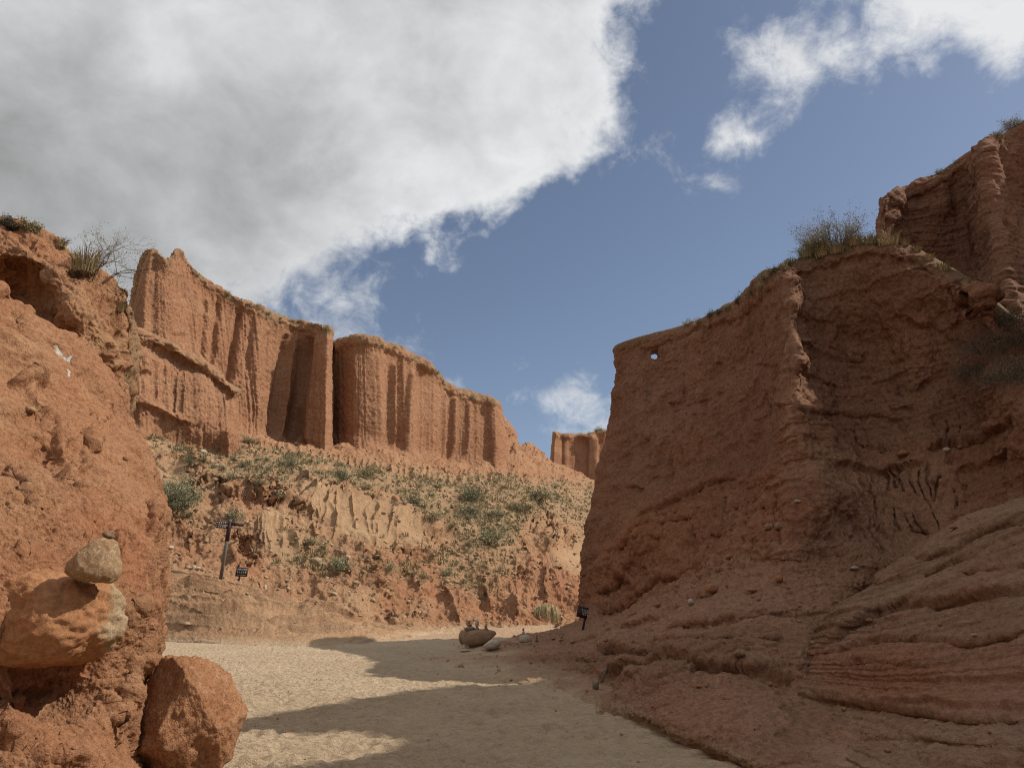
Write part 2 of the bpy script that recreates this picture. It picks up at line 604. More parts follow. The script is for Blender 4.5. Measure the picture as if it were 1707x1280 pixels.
def stone_mat(name, a, b, speck, k=.1, patch=None):
    t = NT(name)
    c = t.coord()
    n1 = t.noise(c, .5 / k, 4, .6)
    n2 = t.noise(c, 2.2 / k, 6, .7)
    n3 = t.noise(c, 9 / k, 3, .7)
    base = t.mix(t.rng(n1, .35, .65), a, b)
    base = t.mix(t.rng(n2, .50, .68, 0, .75), base, speck)
    base = t.mix(t.rng(n3, .34, .55, .5, 0), base, tuple(x * .4 for x in b))
    if patch:
        base = t.mix(t.mul(t.attr('crust'), t.rng(n1, .2, .4, .85, 1)), base, t.mix(t.rng(n2, .3, .7), tuple(x * .72 for x in patch), tuple(x * 1.15 for x in patch)))
    t.l(base, t.b.inputs['Base Color'])
    bb = t.bump(n2, .8, .2 * k)
    bb = t.bump(n3, .9, .09 * k, bb)
    bb = t.bump(t.noise(c, 32 / k, 2, .6), .7, .03 * k, bb)
    t.l(bb, t.b.inputs['Normal'])
    return t.m


def leaf_mat(name, a, b):
    t = NT(name)
    oi = t.n('ShaderNodeObjectInfo')
    n = t.noise(t.coord(), 3.5, 3, .6)
    f = t.mul(t.mul(n, .75), t.mul(oi.outputs['Random'], .4), 'ADD')
    t.l(t.mix(t.rng(f, .25, .85), a, b), t.b.inputs['Base Color'])
    t.b.inputs['Roughness'].default_value = .8
    return t.m


M = {}
M['far'] = rock_mat('fluted cliff rock', (0.427, 0.213, 0.115), (0.351, 0.159, 0.083), (0.445, 0.250, 0.143), k=2.2, strata=(.25, .25, 1.1), band_amt=.35, stain=.42, bump=.85)
M['slope'] = rock_mat('slope rock', (0.459, 0.260, 0.143), (0.397, 0.204, 0.109), (0.486, 0.304, 0.174), k=1.3, strata=(.25, .25, 1.3), tilt=(0, R(9), 0), band_amt=.6, stain=.15)
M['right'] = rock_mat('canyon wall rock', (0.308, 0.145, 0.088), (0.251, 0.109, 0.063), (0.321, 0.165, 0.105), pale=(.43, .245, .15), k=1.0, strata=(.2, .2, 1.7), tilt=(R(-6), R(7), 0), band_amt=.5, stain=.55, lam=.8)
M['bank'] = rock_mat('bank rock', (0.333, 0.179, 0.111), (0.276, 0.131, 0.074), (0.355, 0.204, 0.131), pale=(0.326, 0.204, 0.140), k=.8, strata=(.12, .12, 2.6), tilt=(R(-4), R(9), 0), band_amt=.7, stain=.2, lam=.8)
M['near'] = rock_mat('outcrop rock', (0.428, 0.201, 0.099), (0.351, 0.145, 0.068), (0.453, 0.242, 0.133), pale=(0.497, 0.311, 0.168), k=.55, strata=(.4, .4, 1.4), tilt=(R(15), R(38), 0), band_amt=.45, stain=.3, pebble=.5)
M['sand'] = sand_mat()
M['redstone'] = stone_mat('red sandstone', (.38, .19, .098), (.30, .135, .066), (.44, .255, .145), .28)
M['crusted'] = stone_mat('crusted granite', (.42, .30, .185), (.34, .225, .13), (.56, .45, .31), .10, patch=(.40, .195, .095))
M['granite'] = stone_mat('speckled granite', (.36, .24, .14), (.29, .175, .095), (.58, .46, .31), .055)
M['brownstone'] = stone_mat('brown boulder', (.36, .235, .145), (.27, .165, .10), (.42, .29, .19), .25)
M['palestone'] = stone_mat('pale stone', (.52, .44, .35), (.42, .34, .26), (.62, .55, .46), .12)
M['greystone'] = stone_mat('grey stone', (.30, .23, .18), (.22, .16, .12), (.36, .29, .23), .1)
M['clod'] = stone_mat('red clod', (.40, .20, .11), (.33, .15, .08), (.46, .26, .15), .12)
M['scree'] = stone_mat('scree stones', (.50, .37, .23), (.36, .24, .14), (.58, .47, .33), .4)
M['wood'] = plain_mat('weathered post wood', (.20, .165, .13), (.10, .085, .07), 14)
M['board'] = plain_mat('dark sign board', (.045, .026, .032), (.03, .018, .02), 12, .55)
M['white'] = plain_mat('white lettering', (.78, .76, .74), (.66, .64, .62), 20, .6, .05)
M['twig'] = plain_mat('dry twigs', (.15, .115, .085), (.085, .065, .05), 20)
M['leaf'] = leaf_mat('dusty green leaves', (.20, .20, .12), (.34, .32, .20))
M['olive'] = leaf_mat('olive scrub leaves', (.20, .18, .10), (.34, .29, .165))
M['dark'] = leaf_mat('dark scrub leaves', (.085, .078, .052), (.16, .14, .09))
M['straw'] = leaf_mat('dry straw grass', (.27, .20, .105), (.42, .33, .19))

# ------------------------------------------------------------------ ground
def build_ground():
    ys = np.concatenate([-np.geomspace(2500, 6, 30), np.arange(-5, 5, .5), np.geomspace(5, 48, 520), np.geomspace(49, 2500, 40)])
    xr = np.concatenate([np.arange(0, 9, .05), np.geomspace(9.05, 2500, 70)])
    xsn = np.concatenate([-xr[:0:-1], xr])
    X, Y = np.meshgrid(xsn, ys)
    p = np.stack([X, Y, 0 * X], -1)
    fade = np.exp(-(np.hypot(X, Y) / 60) ** 2)
    z = fade * (.05 * fbm(p, 2.2, 3) + .034 * fbm(p, (.42, .26, 1), 3, .65, 4) - .055 * np.maximum(0, fbm(p, (.20, .15, 1), 2, .6, 8)))
    z = z - .012
    fr = np.random.RandomState(77)
    for _ in range(420):                     # old footprints
        fy = 6.8 * (28 / 6.8) ** fr.rand(); fx = fr.uniform(-.42, .12) * fy + fr.normal() * .4; an = fr.normal() * .7
        j = np.flatnonzero(np.abs(ys - fy) < .4); i = np.flatnonzero(np.abs(xsn - fx) < .4)
        if not len(i) or not len(j): continue
        sl = np.ix_(j, i)
        ux = X[sl] - fx; uy = Y[sl] - fy
        a_ = (ux * math.cos(an) + uy * math.sin(an)) / .075; b_ = (-ux * math.sin(an) + uy * math.cos(an)) / .15
        r2 = a_ * a_ + b_ * b_
        z[sl] += .030 * (-np.exp(-r2 * r2) + .55 * np.exp(-(np.sqrt(r2) - 1.5) ** 2 * 5))
    z += .30 * np.clip((Y - 34) / 14, 0, 1) ** 2 * np.exp(-((Y - 40) / 30) ** 2)
    pos = np.stack([X, Y, z], -1)
    n, m_ = X.shape
    idx = np.arange(n * m_).reshape(n, m_)
    q = np.stack([idx[:-1, :-1], idx[:-1, 1:], idx[1:, 1:], idx[1:, :-1]], -1).reshape(-1, 4)
    o = mesh_from('ground', pos.reshape(-1, 3), q, M['sand'])
    red = np.clip((np.hypot(X, Y) - 60) / 40, 0, 1) + np.clip((Y - 30 + 1.2 * fbm(p, 4, 3)) / 8, 0, .55)
    at = o.data.attributes.new('red', 'FLOAT', 'POINT'); at.data.foreach_set('value', np.clip(red, 0, 1).astype(np.float32).ravel())
    tag(o, 'pale gravelly sand floor of the dry wash', None, kind='structure')
    return o


build_ground()

# ------------------------------------------------------------------ far fluted cliffs
def flutes(w, lines, seed=0, amt=1.0):
    d = 0
    for (poly, depth, wd) in lines:
        d = d + w.groove(poly, depth, wd, .10)
    w.move(.95 * d * w.unit * amt)
    w.normals()
    p = w.pos
    um = w.u * float(np.median(w.unit))            # metres along the wall: the flutes run straight down it
    q = np.stack([um, 0 * um + seed, .018 * p[..., 2]], -1)
    plain = 1 if seed != 1 else .25 + .75 * np.clip((w.px - 300) / 40, 0, 1)
    d = plain * (.10 * fbm(q, 2.4, 2, .5, seed) - .24 * np.maximum(0, ridged(q, 1.7, 1, .5, seed + 2) - .6) * np.clip(.5 + fbm(q, 5, 2, .5, seed + 6), 0, 1.4))
    d = d - (.3 + .7 * plain) * .13 * np.maximum(0, ridged(q, .55, 2, .6, seed + 5) - .5)
    d = d + .07 * fbm(p, 3.2, 3, .5, seed + 8)
    b = p[..., 2] + .10 * p[..., 0] + .35 * fbm(p, 4, 2, .5, seed + 3)
    d = d + .035 * ridged(np.stack([b * 0, b * 0, b], -1), .9, 2) * (.4 + fbm(p, 3, 2, .5, seed + 4))
    w.move(d * np.clip(w.cap_mask, 0, 1))
    w.normals()
    p = w.pos
    w.move(w.cap_mask * (.060 * fbm(p * np.array([1, 1, .7]), .30, 3, .7, seed + 20) - .08 * np.maximum(0, fbm(p, .22, 2, .6, seed + 24))) + (1 - w.cap_mask) * (.26 * fbm(p, 1.5, 4, .75, seed + 21) - .10))
    w.normals()


def wall_rows(cols, cap, back=(-3, 5, 1.1), cap_out=.02):
    """cols: list of point lists [rim, ..., foot]; adds a rubble cap, the top running back and the buried foot"""
    rows = []
    n = len(cols[0])
    rows.append([behind(c[0], back[0] * 1.6, back[1] * 1.6, -9) for c in cols])
    rows.append([behind(c[0], *back) for c in cols])
    rows.append([c[0] for c in cols])
    rows.append([(c[0][0] * (1 - f) + c[1][0] * f, c[0][1] * (1 - f) + c[1][1] * f, (c[0][2] * (1 - f) + c[1][2] * f) - cap_out)
                 for c in cols for f in [cap / max(20, c[1][1] - c[0][1])]])
    rows.append([(c[0][0] * (1 - f) + c[1][0] * f, c[0][1] * (1 - f) + c[1][1] * f, (c[0][2] * (1 - f) + c[1][2] * f) + .16)
                 for c in cols for f in [(cap + 7) / max(20, c[1][1] - c[0][1])]])
    for k in range(1, n): rows.append([c[k] for c in cols])
    rows.append([behind(c[-1], .7, -1.6, -2.0) for c in cols])
    return rows


def cap_masks(w):
    w.cap_mask = np.clip((w.v - w.kv[3]) / max(1, w.kv[4] - w.kv[3]), 0, 1)
    capm = 1 - w.cap_mask
    w.attr['bed'] = .5 + 0 * capm
    w.attr['pale'] = .15 * capm
    w.attr['veg'] = .75 * capm * np.clip(.4 + fbm(w.pos, 1.6, 3), 0, 1)


def col3(top, foot, mids=((.33, 0), (.66, 0)), bulge=0):
    """rim point, points between and foot point of one wall column"""
    out = [top]
    for f, dx in mids:
        out.append((top[0] + (foot[0] - top[0]) * f + dx, top[1] + (foot[1] - top[1]) * f, top[2] + (foot[2] - top[2]) * f))
    out.append(foot)
    return out


# main wall
cols = [col3((240, 432, 66), (206, 600, 66)), col3((246, 417, 57), (229, 602, 54.6), ((.33, -9), (.66, -7))), col3((261, 417, 56), (256, 615, 54)),
        col3((279, 433, 56.2), (290, 630, 55)), col3((297, 416, 58), (320, 655, 57)), col3((330, 452, 60), (360, 684, 58.5)),
        col3((380, 485, 62), (402, 706, 60)), col3((430, 508, 63.5), (440, 718, 61.5)), col3((462, 524, 65.5), (455, 722, 63.6)),
        col3((490, 531, 67.2), (484, 728, 65.2)), col3((518, 537, 67.6), (505, 738, 65.0)), col3((534, 541, 66.2), (520, 752, 63.2)),
        col3((552, 545, 67), (554, 748, 64.6)), col3((556, 548, 75), (562, 745, 75))]
w = Patch(wall_rows(cols, 13), 1.5, jit=1.3)
cap_masks(w)
flutes(w, [([(343, 495), (338, 600)], 7, 3.5), ([(366, 495), (352, 615)], 9, 4), ([(399, 512), (382, 640)], 15, 5), ([(421, 525), (411, 620)], 7, 4),
           ([(448, 550), (441, 660)], 7, 8), ([(480, 556), (456, 730)], 20, 8), ([(513, 560), (487, 735)], 26, 9), ([(492, 560), (467, 735)], -9, 4),
           ([(540, 550), (514, 752)], -10, 11), ([(305, 500), (300, 560)], -5, 16), ([(328, 480), (322, 600)], -4, 6), ([(432, 520), (426, 700)], -6, 8)], 1)
W1 = w
w.build('cliff', M['far'], 'tall fluted red cliff with two pointed peaks at its left end')

# lower wall in front of its left end
cols = [col3((60, 500, 44), (60, 660, 43)), col3((150, 520, 46), (150, 670, 45)), col3((190, 538, 47.5), (190, 672, 46.5)), col3((232, 547, 49), (235, 670, 47.5)),
        col3((270, 562, 50.5), (275, 690, 49)), col3((312, 584, 51.8), (315, 708, 50)), col3((342, 600, 53), (345, 718, 51)),
        col3((365, 618, 54), (368, 722, 51.5)), col3((385, 640, 54.6), (388, 728, 52)), col3((396, 648, 55.5), (396, 732, 54)), col3((400, 650, 60), (402, 735, 60))]
cols = [c + [(c[-1][0], c[-1][1] + 38, c[-1][2] + .3)] for c in cols]
w = Patch(wall_rows(cols, 12, (-2, 4, 1.0), .28), 1.5, jit=1.8)
cap_masks(w)
d = w.ledge([(185, 690), (240, 672), (268, 684), (300, 704), (322, 706)], 5, 11, 16, 26, 2, .1)
d = d + w.ledge([(190, 560), (240, 572), (300, 594), (350, 628), (392, 655)], 5, 6, 5, 20, 2, .05)
d = d + w.ledge([(185, 612), (220, 610), (260, 625)], 4, 10, 10, 10, 2, .2)
w.move(d * w.unit)
flutes(w, [([(205, 585), (203, 640)], 5, 2.5), ([(240, 585), (236, 660)], 5, 2.5), ([(262, 590), (258, 670)], 6, 3), ([(298, 605), (291, 690)], 6, 3.5), ([(306, 605), (300, 690)], 6, 3),
           ([(388, 655), (384, 720)], 10, 8), ([(335, 615), (335, 715)], -8, 14)], 31, .9)
w.build('cliff', M['far'], 'lower fluted cliff with an overhanging rubble ledge along its top')

# second wall
cols = [col3((520, 600, 74), (520, 700, 74)), col3((545, 585, 72), (545, 712, 72)), col3((566, 573, 70.6), (566, 722, 69.2)), col3((590, 562, 69), (590, 732, 67)), col3((615, 562, 69.2), (620, 741, 67)),
        col3((645, 573, 71), (650, 747, 68.8)), col3((685, 590, 73), (690, 760, 70.4)), col3((722, 612, 75.6), (722, 764, 73)), col3((748, 642, 78), (748, 765, 75.6)),
        col3((775, 653, 79.3), (775, 768, 76.6)), col3((805, 661, 80.4), (805, 774, 77.6)), col3((829, 670, 81.5), (838, 776, 78.6)), col3((833, 676, 84), (850, 774, 81.5)),
        col3((834, 684, 92), (856, 770, 90))]
w = Patch(wall_rows(cols, 9), 1.5, jit=1.3)
cap_masks(w)
flutes(w, [([(654, 600), (653, 750)], 13, 4), ([(664, 595), (664, 750)], -7, 5), ([(684, 615), (676, 755)], 10, 4), ([(740, 650), (737, 765)], 8, 3), ([(757, 660), (752, 765)], 11, 5),
           ([(783, 668), (775, 765)], 8, 4), ([(605, 570), (608, 740)], -6, 20), ([(705, 610), (705, 765)], -8, 13), ([(630, 590), (632, 740)], 4, 7), ([(808, 680), (812, 770)], -5, 9)], 47)
W3 = w
w.build('cliff', M['far'], 'fluted red cliff with a flat grassy top in the middle distance')

# distant wall
cols = [col3((921, 722, 150), (912, 800, 150)), col3((922, 719, 132), (916, 800, 130)), col3((936, 722, 132), (936, 812, 129)), col3((962, 722, 134), (962, 822, 131)),
        col3((985, 722, 133), (985, 828, 129)), col3((992, 717, 134), (992, 830, 129.5)), col3((1010, 716, 136), (1010, 834, 133)), col3((1035, 718, 138), (1035, 838, 135)), col3((1080, 730, 140), (1080, 850, 138))]
w = Patch(wall_rows(cols, 5, (3, 9, .8), .5), 1.4, jit=1)
cap_masks(w)
flutes(w, [([(940, 728), (938, 800)], 6, 3), ([(975, 728), (973, 820)], 8, 5), ([(990, 724), (990, 825)], -9, 3), ([(1003, 726), (1004, 825)], 8, 4), ([(955, 728), (955, 815)], -3, 5)], 60)
W4 = w
w.build('cliff', M['far'], 'small distant flat topped cliff seen past the edge of the right canyon wall')

# ------------------------------------------------------------------ the slope under the far cliffs
def gcol(px, pts, contact):
    c = [(a, b, y) for a, b, y in pts] + [g(contact[0], contact[1], .02)]
    return [behind(c[0], -4, 10, -8), behind(c[0], -2, 4.0, -.5)] + c + [sink(c[-1])]


DC = [gcol(20, [(20, 640, 47), (20, 690, 44), (20, 770, 40.5), (20, 830, 39), (20, 890, 37.6), (20, 945, 35.5), (20, 1000, 32.8)], (20, 1063)),
      gcol(150, [(150, 660, 50), (150, 720, 46), (150, 790, 42), (150, 840, 40), (150, 900, 38.5), (150, 945, 36), (150, 1000, 33)], (150, 1065)),
      gcol(230, [(225, 668, 51), (230, 715, 48), (235, 760, 44), (240, 830, 41), (245, 890, 39), (250, 937, 36.5), (250, 1000, 33.5)], (255, 1067)),
      gcol(330, [(320, 700, 54), (325, 745, 50), (330, 792, 45), (335, 845, 41.5), (345, 905, 39.5), (350, 958, 36.3), (345, 1008, 33.5)], (345, 1071)),
      gcol(430, [(420, 716, 60), (425, 760, 53), (430, 803, 46.5), (425, 850, 42.4), (430, 925, 39.8), (430, 975, 37), (430, 1022, 33.5)], (430, 1074)),
      gcol(520, [(510, 738, 64), (515, 775, 56), (520, 803, 49), (510, 865, 45), (520, 940, 41), (530, 992, 38), (530, 1037, 34)], (525, 1075)),
      gcol(620, [(610, 736, 69), (612, 780, 60), (618, 822, 51), (610, 885, 46.5), (620, 955, 42.5), (630, 1012, 39.5), (620, 1042, 36)], (625, 1067)),
      gcol(720, [(705, 754, 75), (710, 795, 64), (718, 865, 53), (710, 920, 49), (715, 975, 45), (715, 1020, 41.5), (715, 1040, 39.6)], (720, 1056)),
      gcol(800, [(790, 764, 80), (795, 800, 69), (800, 850, 59), (800, 910, 52), (805, 970, 47), (810, 1020, 43), (810, 1038, 41)], (810, 1053)),
      gcol(845, [(836, 688, 94), (840, 785, 76), (850, 845, 62), (855, 905, 54), (865, 965, 48.4), (870, 1018, 43.8), (870, 1037, 42)], (870, 1051)),
      gcol(872, [(866, 722, 93), (868, 792, 76), (872, 845, 63.4), (880, 905, 55.6), (890, 963, 49.4), (895, 1016, 44.4), (897, 1037, 42.5)], (900, 1050)),
      gcol(930, [(930, 768, 95), (930, 815, 80), (930, 862, 66), (935, 915, 57), (935, 965, 50), (935, 1015, 45.5), (935, 1035, 43.5)], (935, 1049)),
      gcol(1000, [(1000, 803, 100), (1000, 835, 86), (1000, 895, 67), (1000, 925, 60), (1000, 970, 52), (1000, 1012, 46.5), (1000, 1030, 44.8)], (1000, 1047)),
      gcol(1090, [(1090, 835, 104), (1090, 860, 88), (1090, 905, 70), (1090, 935, 60), (1090, 975, 53), (1090, 1012, 48), (1090, 1028, 46)], (1090, 1045))]
w = SL = Patch([list(r) for r in zip(*DC)], 1.45)
apron = w.mask([(200, 935), (300, 945), (372, 962), (440, 977), (520, 995), (590, 1025), (650, 1045), (720, 1045), (900, 1040), (1000, 1040), (1000, 1090), (200, 1110)], 16)
w.jx = w.px + (w.jx - w.px) * (1 - .85 * apron); w.jy = w.py + (w.jy - w.py) * (1 - .75 * apron)
scree = w.mask([(200, 690), (228, 690), (300, 725), (360, 745), (420, 745), (480, 755), (520, 765), (600, 778), (700, 790), (760, 800), (850, 790), (900, 800), (1010, 815), (1010, 890), (940, 862),
                (870, 862), (855, 900), (780, 905), (700, 862), (640, 834), (560, 800), (500, 790), (470, 822), (400, 802), (345, 790), (300, 755), (245, 735)], 22)
low_veg = w.mask([(500, 930), (560, 900), (700, 905), (780, 900), (860, 915), (800, 990), (720, 960), (680, 995), (560, 985)], 30) + w.mask([(430, 900), (540, 880), (560, 960), (480, 960)], 24) + \
    w.mask([(262, 800), (310, 800), (330, 860), (270, 880)], 18)
fan = w.mask([(500, 805), (560, 815), (640, 842), (715, 872), (705, 905), (640, 905), (560, 880), (505, 850)], 14) + w.mask([(430, 850), (470, 850), (505, 900), (500, 930), (440, 900)], 14) + \
    w.mask([(925, 915), (960, 900), (995, 905), (990, 950), (950, 950)], 14) + w.mask([(240, 770), (290, 790), (320, 815), (280, 830), (250, 800)], 16)
redz = w.mask([(600, 940), (700, 915), (760, 960), (830, 960), (880, 910), (1000, 940), (1000, 1035), (900, 1040), (780, 1030), (640, 1010)], 34) + w.mask([(270, 875), (400, 880), (450, 930), (440, 960), (300, 935)], 20) + \
    .8 * w.mask([(370, 790), (470, 815), (460, 850), (380, 835)], 14)
cliff_foot = w.mask([(200, 650), (300, 690), (420, 700), (560, 735), (700, 755), (860, 690), (1000, 800), (900, 795), (780, 790), (640, 770), (500, 745), (400, 735), (250, 700)], 14)
p = w.base
# broad form
d = .45 * fbm(p, 6, 3, .5, 1) * (1 - apron) + .10 * fbm(p, 3, 3, .5, 2) * apron
gq = np.stack([p[..., 0], .28 * p[..., 1], .28 * p[..., 2]], -1)
d = d + (1 - apron) * (1 - scree) * (1 - .7 * fan) * .26 * (ridged(gq, 2.6, 3, .5, 5) - .5)
w.move(d)
w.normals()
d = w.ledge([(222, 700), (229, 715), (236, 733), (250, 750), (283, 758), (302, 765), (328, 771), (336, 788), (318, 806), (345, 798)], 5, 10, 10, 12)
d = d + w.ledge([(300, 768), (338, 790), (372, 801), (400, 806), (427, 801), (455, 808), (472, 825), (496, 836), (515, 825), (520, 800)], 9, 26, 10, 16, 1.5, .07)
d = d + w.groove([(372, 818), (392, 822)], 12, 12) + w.groove([(430, 822), (458, 822)], 14, 12) + w.groove([(412, 812), (410, 840)], -9, 7)
d = d + w.ledge([(498, 788), (531, 798), (565, 806), (609, 816), (646, 834), (672, 847), (699, 862), (717, 872), (742, 868), (757, 878)], 7, 20, 12, 18, 1.5, .05)
d = d + w.ledge([(262, 872), (293, 875), (317, 887), (326, 902)], 8, 16, 12, 14)
d = d + w.ledge([(380, 893), (417, 887), (430, 896)], 12, 14, 10, 8) + w.ledge([(385, 906), (427, 915), (440, 925)], 10, 14, 8, 14)
d = d + w.groove([(411, 900), (415, 930)], -14, 20, .05) + w.groove([(385, 905), (395, 945)], 12, 8)
d = d + w.ledge([(415, 963), (440, 970), (460, 978), (500, 982)], 4, 9, 10, 7)
d = d + w.ledge([(870, 858), (909, 862), (935, 885), (969, 896), (995, 900)], 9, 22, 12, 16)
d = d + w.groove([(940, 900), (975, 930)], -10, 16) + w.groove([(910, 880), (925, 915)], 12, 12)
d = d + w.groove([(745, 970), (752, 1005), (768, 1033)], 14, 6) + w.groove([(868, 905), (882, 920), (893, 936)], 12, 7) + w.groove([(850, 992), (858, 1010), (868, 1026)], 12, 6)
d = d + w.groove([(660, 930), (690, 960), (700, 1000)], 9, 7) + w.groove([(800, 945), (820, 1000)], 8, 6) + w.groove([(560, 930), (590, 960)], 8, 7) + w.groove([(480, 880), (520, 940)], 9, 6) + w.groove([(590, 905), (640, 950)], 9, 6)
d = d + w.groove([(610, 930), (635, 985)], 8, 5) + w.groove([(905, 945), (915, 1010)], 8, 6)
d = d + w.ledge([(500, 940), (541, 968), (585, 982)], 5, 10, 10, 10) + w.ledge([(640, 1006), (665, 1018), (690, 1028), (720, 1034)], 6, 12, 9, 8) + w.ledge([(925, 1034), (957, 1040), (985, 1040)], 5, 12, 8, 7)
d = d + w.ledge([(640, 905), (700, 915), (745, 935)], 5, 9, 10, 10) + w.ledge([(850, 945), (900, 940), (985, 965)], 6, 10, 14, 12) + w.ledge([(780, 985), (850, 980)], 5, 8, 9, 9)
d = d + w.ledge([(255, 1000), (310, 1014), (365, 1026), (400, 1030), (460, 1043)], 5, 14, 8, 5, .9) + w.ledge([(262, 976), (310, 980), (365, 990), (425, 994)], 5, 14, 8, 5, .9)
d = d + w.ledge([(300, 962), (350, 970), (410, 980), (450, 992)], 5, 14, 8, 5, .9) + w.ledge([(420, 1010), (490, 1018), (560, 1040), (640, 1056)], 5, 14, 8, 5, .9) + w.ledge([(500, 1000), (560, 1016), (620, 1036)], 5, 14, 8, 5, .9)
for i in range(26):         # bedding ledges across the smooth apron
    x0 = rng.uniform(230, 560); f0 = rng.uniform(.1, .95); L_ = rng.uniform(50, 190)
    top = lambda x: 938 + max(0, x - 262) * .24; bot = 1069
    yy = lambda x: top(x) + (bot - top(x)) * f0
    d = d + w.ledge([(x0, yy(x0)), (x0 + L_ / 2, yy(x0 + L_ / 2)), (x0 + L_, yy(x0 + L_))], 4, 11, 6, 4, .8, .2)
d = d + w.groove([(872, 712), (876, 738)], -14, 7, .3)
for i in range(24):         # rills down the pale fans
    x0 = rng.uniform(508, 712)
    y0 = 815 + max(0, (x0 - 560)) * .36
    d = d + w.groove([(x0, y0), (x0 - 2 + rng.uniform(-9, 9), y0 + 22), (x0 + rng.uniform(-14, 10), y0 + 40 + rng.uniform(0, 45))], 1.5 + 4 * rng.rand(), 1.6 + rng.rand())
for i in range(9):
    x0 = 428 + i * 8 + rng.uniform(-3, 3)
    d = d + w.groove([(x0, 850), (x0 + rng.uniform(-4, 8), 875), (x0 + rng.uniform(-6, 14), 900 + rng.uniform(0, 15))], 4, 2.4)
for i in range(46):         # short rills where the walls meet the slope
    x0 = 420 + i * 11.5 + rng.uniform(-4, 4)
    y0 = 716 + (x0 - 420) * .16 + (12 if x0 < 700 else 6)
    if x0 > 840: y0 = 715 + (x0 - 850) * .55 + 8
    d = d + w.groove([(x0, y0), (x0 + rng.uniform(-5, 5), y0 + 14), (x0 + rng.uniform(-8, 8), y0 + 30)], 3.2, 2.6)
w.move(d * w.unit)
w.normals()
p = w.pos
# bedding, lumps, crumbs
b = p[..., 2] + .20 * p[..., 0] + .12 * fbm(p, 3, 2, .5, 7)
amt = np.clip(.55 + .9 * fbm(p, 2.6, 2, .5, 33), .08, 1.3)
bv = -w.v * .030 + .10 * fbm(p, 3, 3, .5, 7)      # on the smooth apron the beds fan out from the right
bed = terrace(p, bv, .36, 3)
bed2 = terrace(p, bv, .13, 4)
d = apron * (.17 * bed * amt + .07 * bed2 * np.clip(.5 + fbm(p, 1.7, 2, .5, 34), 0, 1.2) + .02 * fbm(p, .8, 3, .55, 12))
rough = (1 - apron) * (1 - scree) * (1 - .8 * fan)
gq = np.stack([p[..., 0], .30 * p[..., 1], .30 * p[..., 2]], -1)
bd = p[..., 2] + .34 * p[..., 0] + .5 * fbm(p, 5, 2, .5, 70)       # ledges of the hillside dip to the right
d = d + rough * (.08 * ridged(gq, .9, 3, .55, 8) + .12 * fbm(p, 1.1, 4, .6, 14)
                 + (.50 * terrace(p, bd, 1.9, 9) + .20 * terrace(p, bd, .7, 11)) * np.clip(.45 + fbm(p, 3.4, 2, .5, 35), 0, 1.2))
d = d + (1 - apron) * (1 - scree) * fan * (.03 * ridged(gq, .8, 2, .5, 18) + .03 * fbm(p, .5, 3, .6, 19))
d = d + scree * (.14 * fbm(p, 1.6, 3, .6, 16) + .12 * np.maximum(0, fbm(p, .5, 3, .65, 17)))
w.move(d)
w.normals()
p = w.pos
w.move(rough * (.10 * fbm(p, .33, 3, .65, 22)) + apron * .022 * fbm(p, .2, 2, .6, 23) + scree * .06 * fbm(p, .3, 2, .6, 24))
w.normals()
w.attr['pale'] = np.clip((.45 * fan) + .12 * apron + .25 * scree + .3 * np.clip(fbm(p, 5, 3, .5, 40), 0, 1) * (1 - redz), 0, 1)
w.attr['dust'] = np.clip(1.1 - p[..., 2] / .22, 0, 1)
w.attr['bed'] = .5 + (.5 * bed_tone(p, bv, .36, 3) + .8 * bed_tone(p, bv, .13, 4) - .65) * apron * np.clip(.9 + fbm(p, 2.0, 2, .5, 36), 0, 1)  # bed tones; thin dark ones also put ledge shadow lines into the colour
w.attr['red'] = np.clip(redz * (.55 + .5 * fbm(p, 3, 3, .5, 41)) + .4 * cliff_foot + .04 * apron, 0, 1)
w.veg = np.clip(scree * (.65 + .6 * fbm(p, 4, 3, .5, 42)) + .7 * low_veg * (.5 + .8 * fbm(p, 2, 3, .5, 43)), 0, 1)
w.attr['veg'] = .8 * w.veg
apronS = apron
w.build('rock_slope', M['slope'], 'eroded sandy slope with ledges, pale rilled fans and scrub below the far cliffs')

# ------------------------------------------------------------------ right canyon wall
def rcol(pts, ground, bo=(1.4, 1.4, .1), thick=(2.6, 2.6, -8)):
    c = list(pts) + [g(*ground)]
    return [behind(c[0], *thick), behind(c[0], *bo)] + c + [sink(c[-1])]


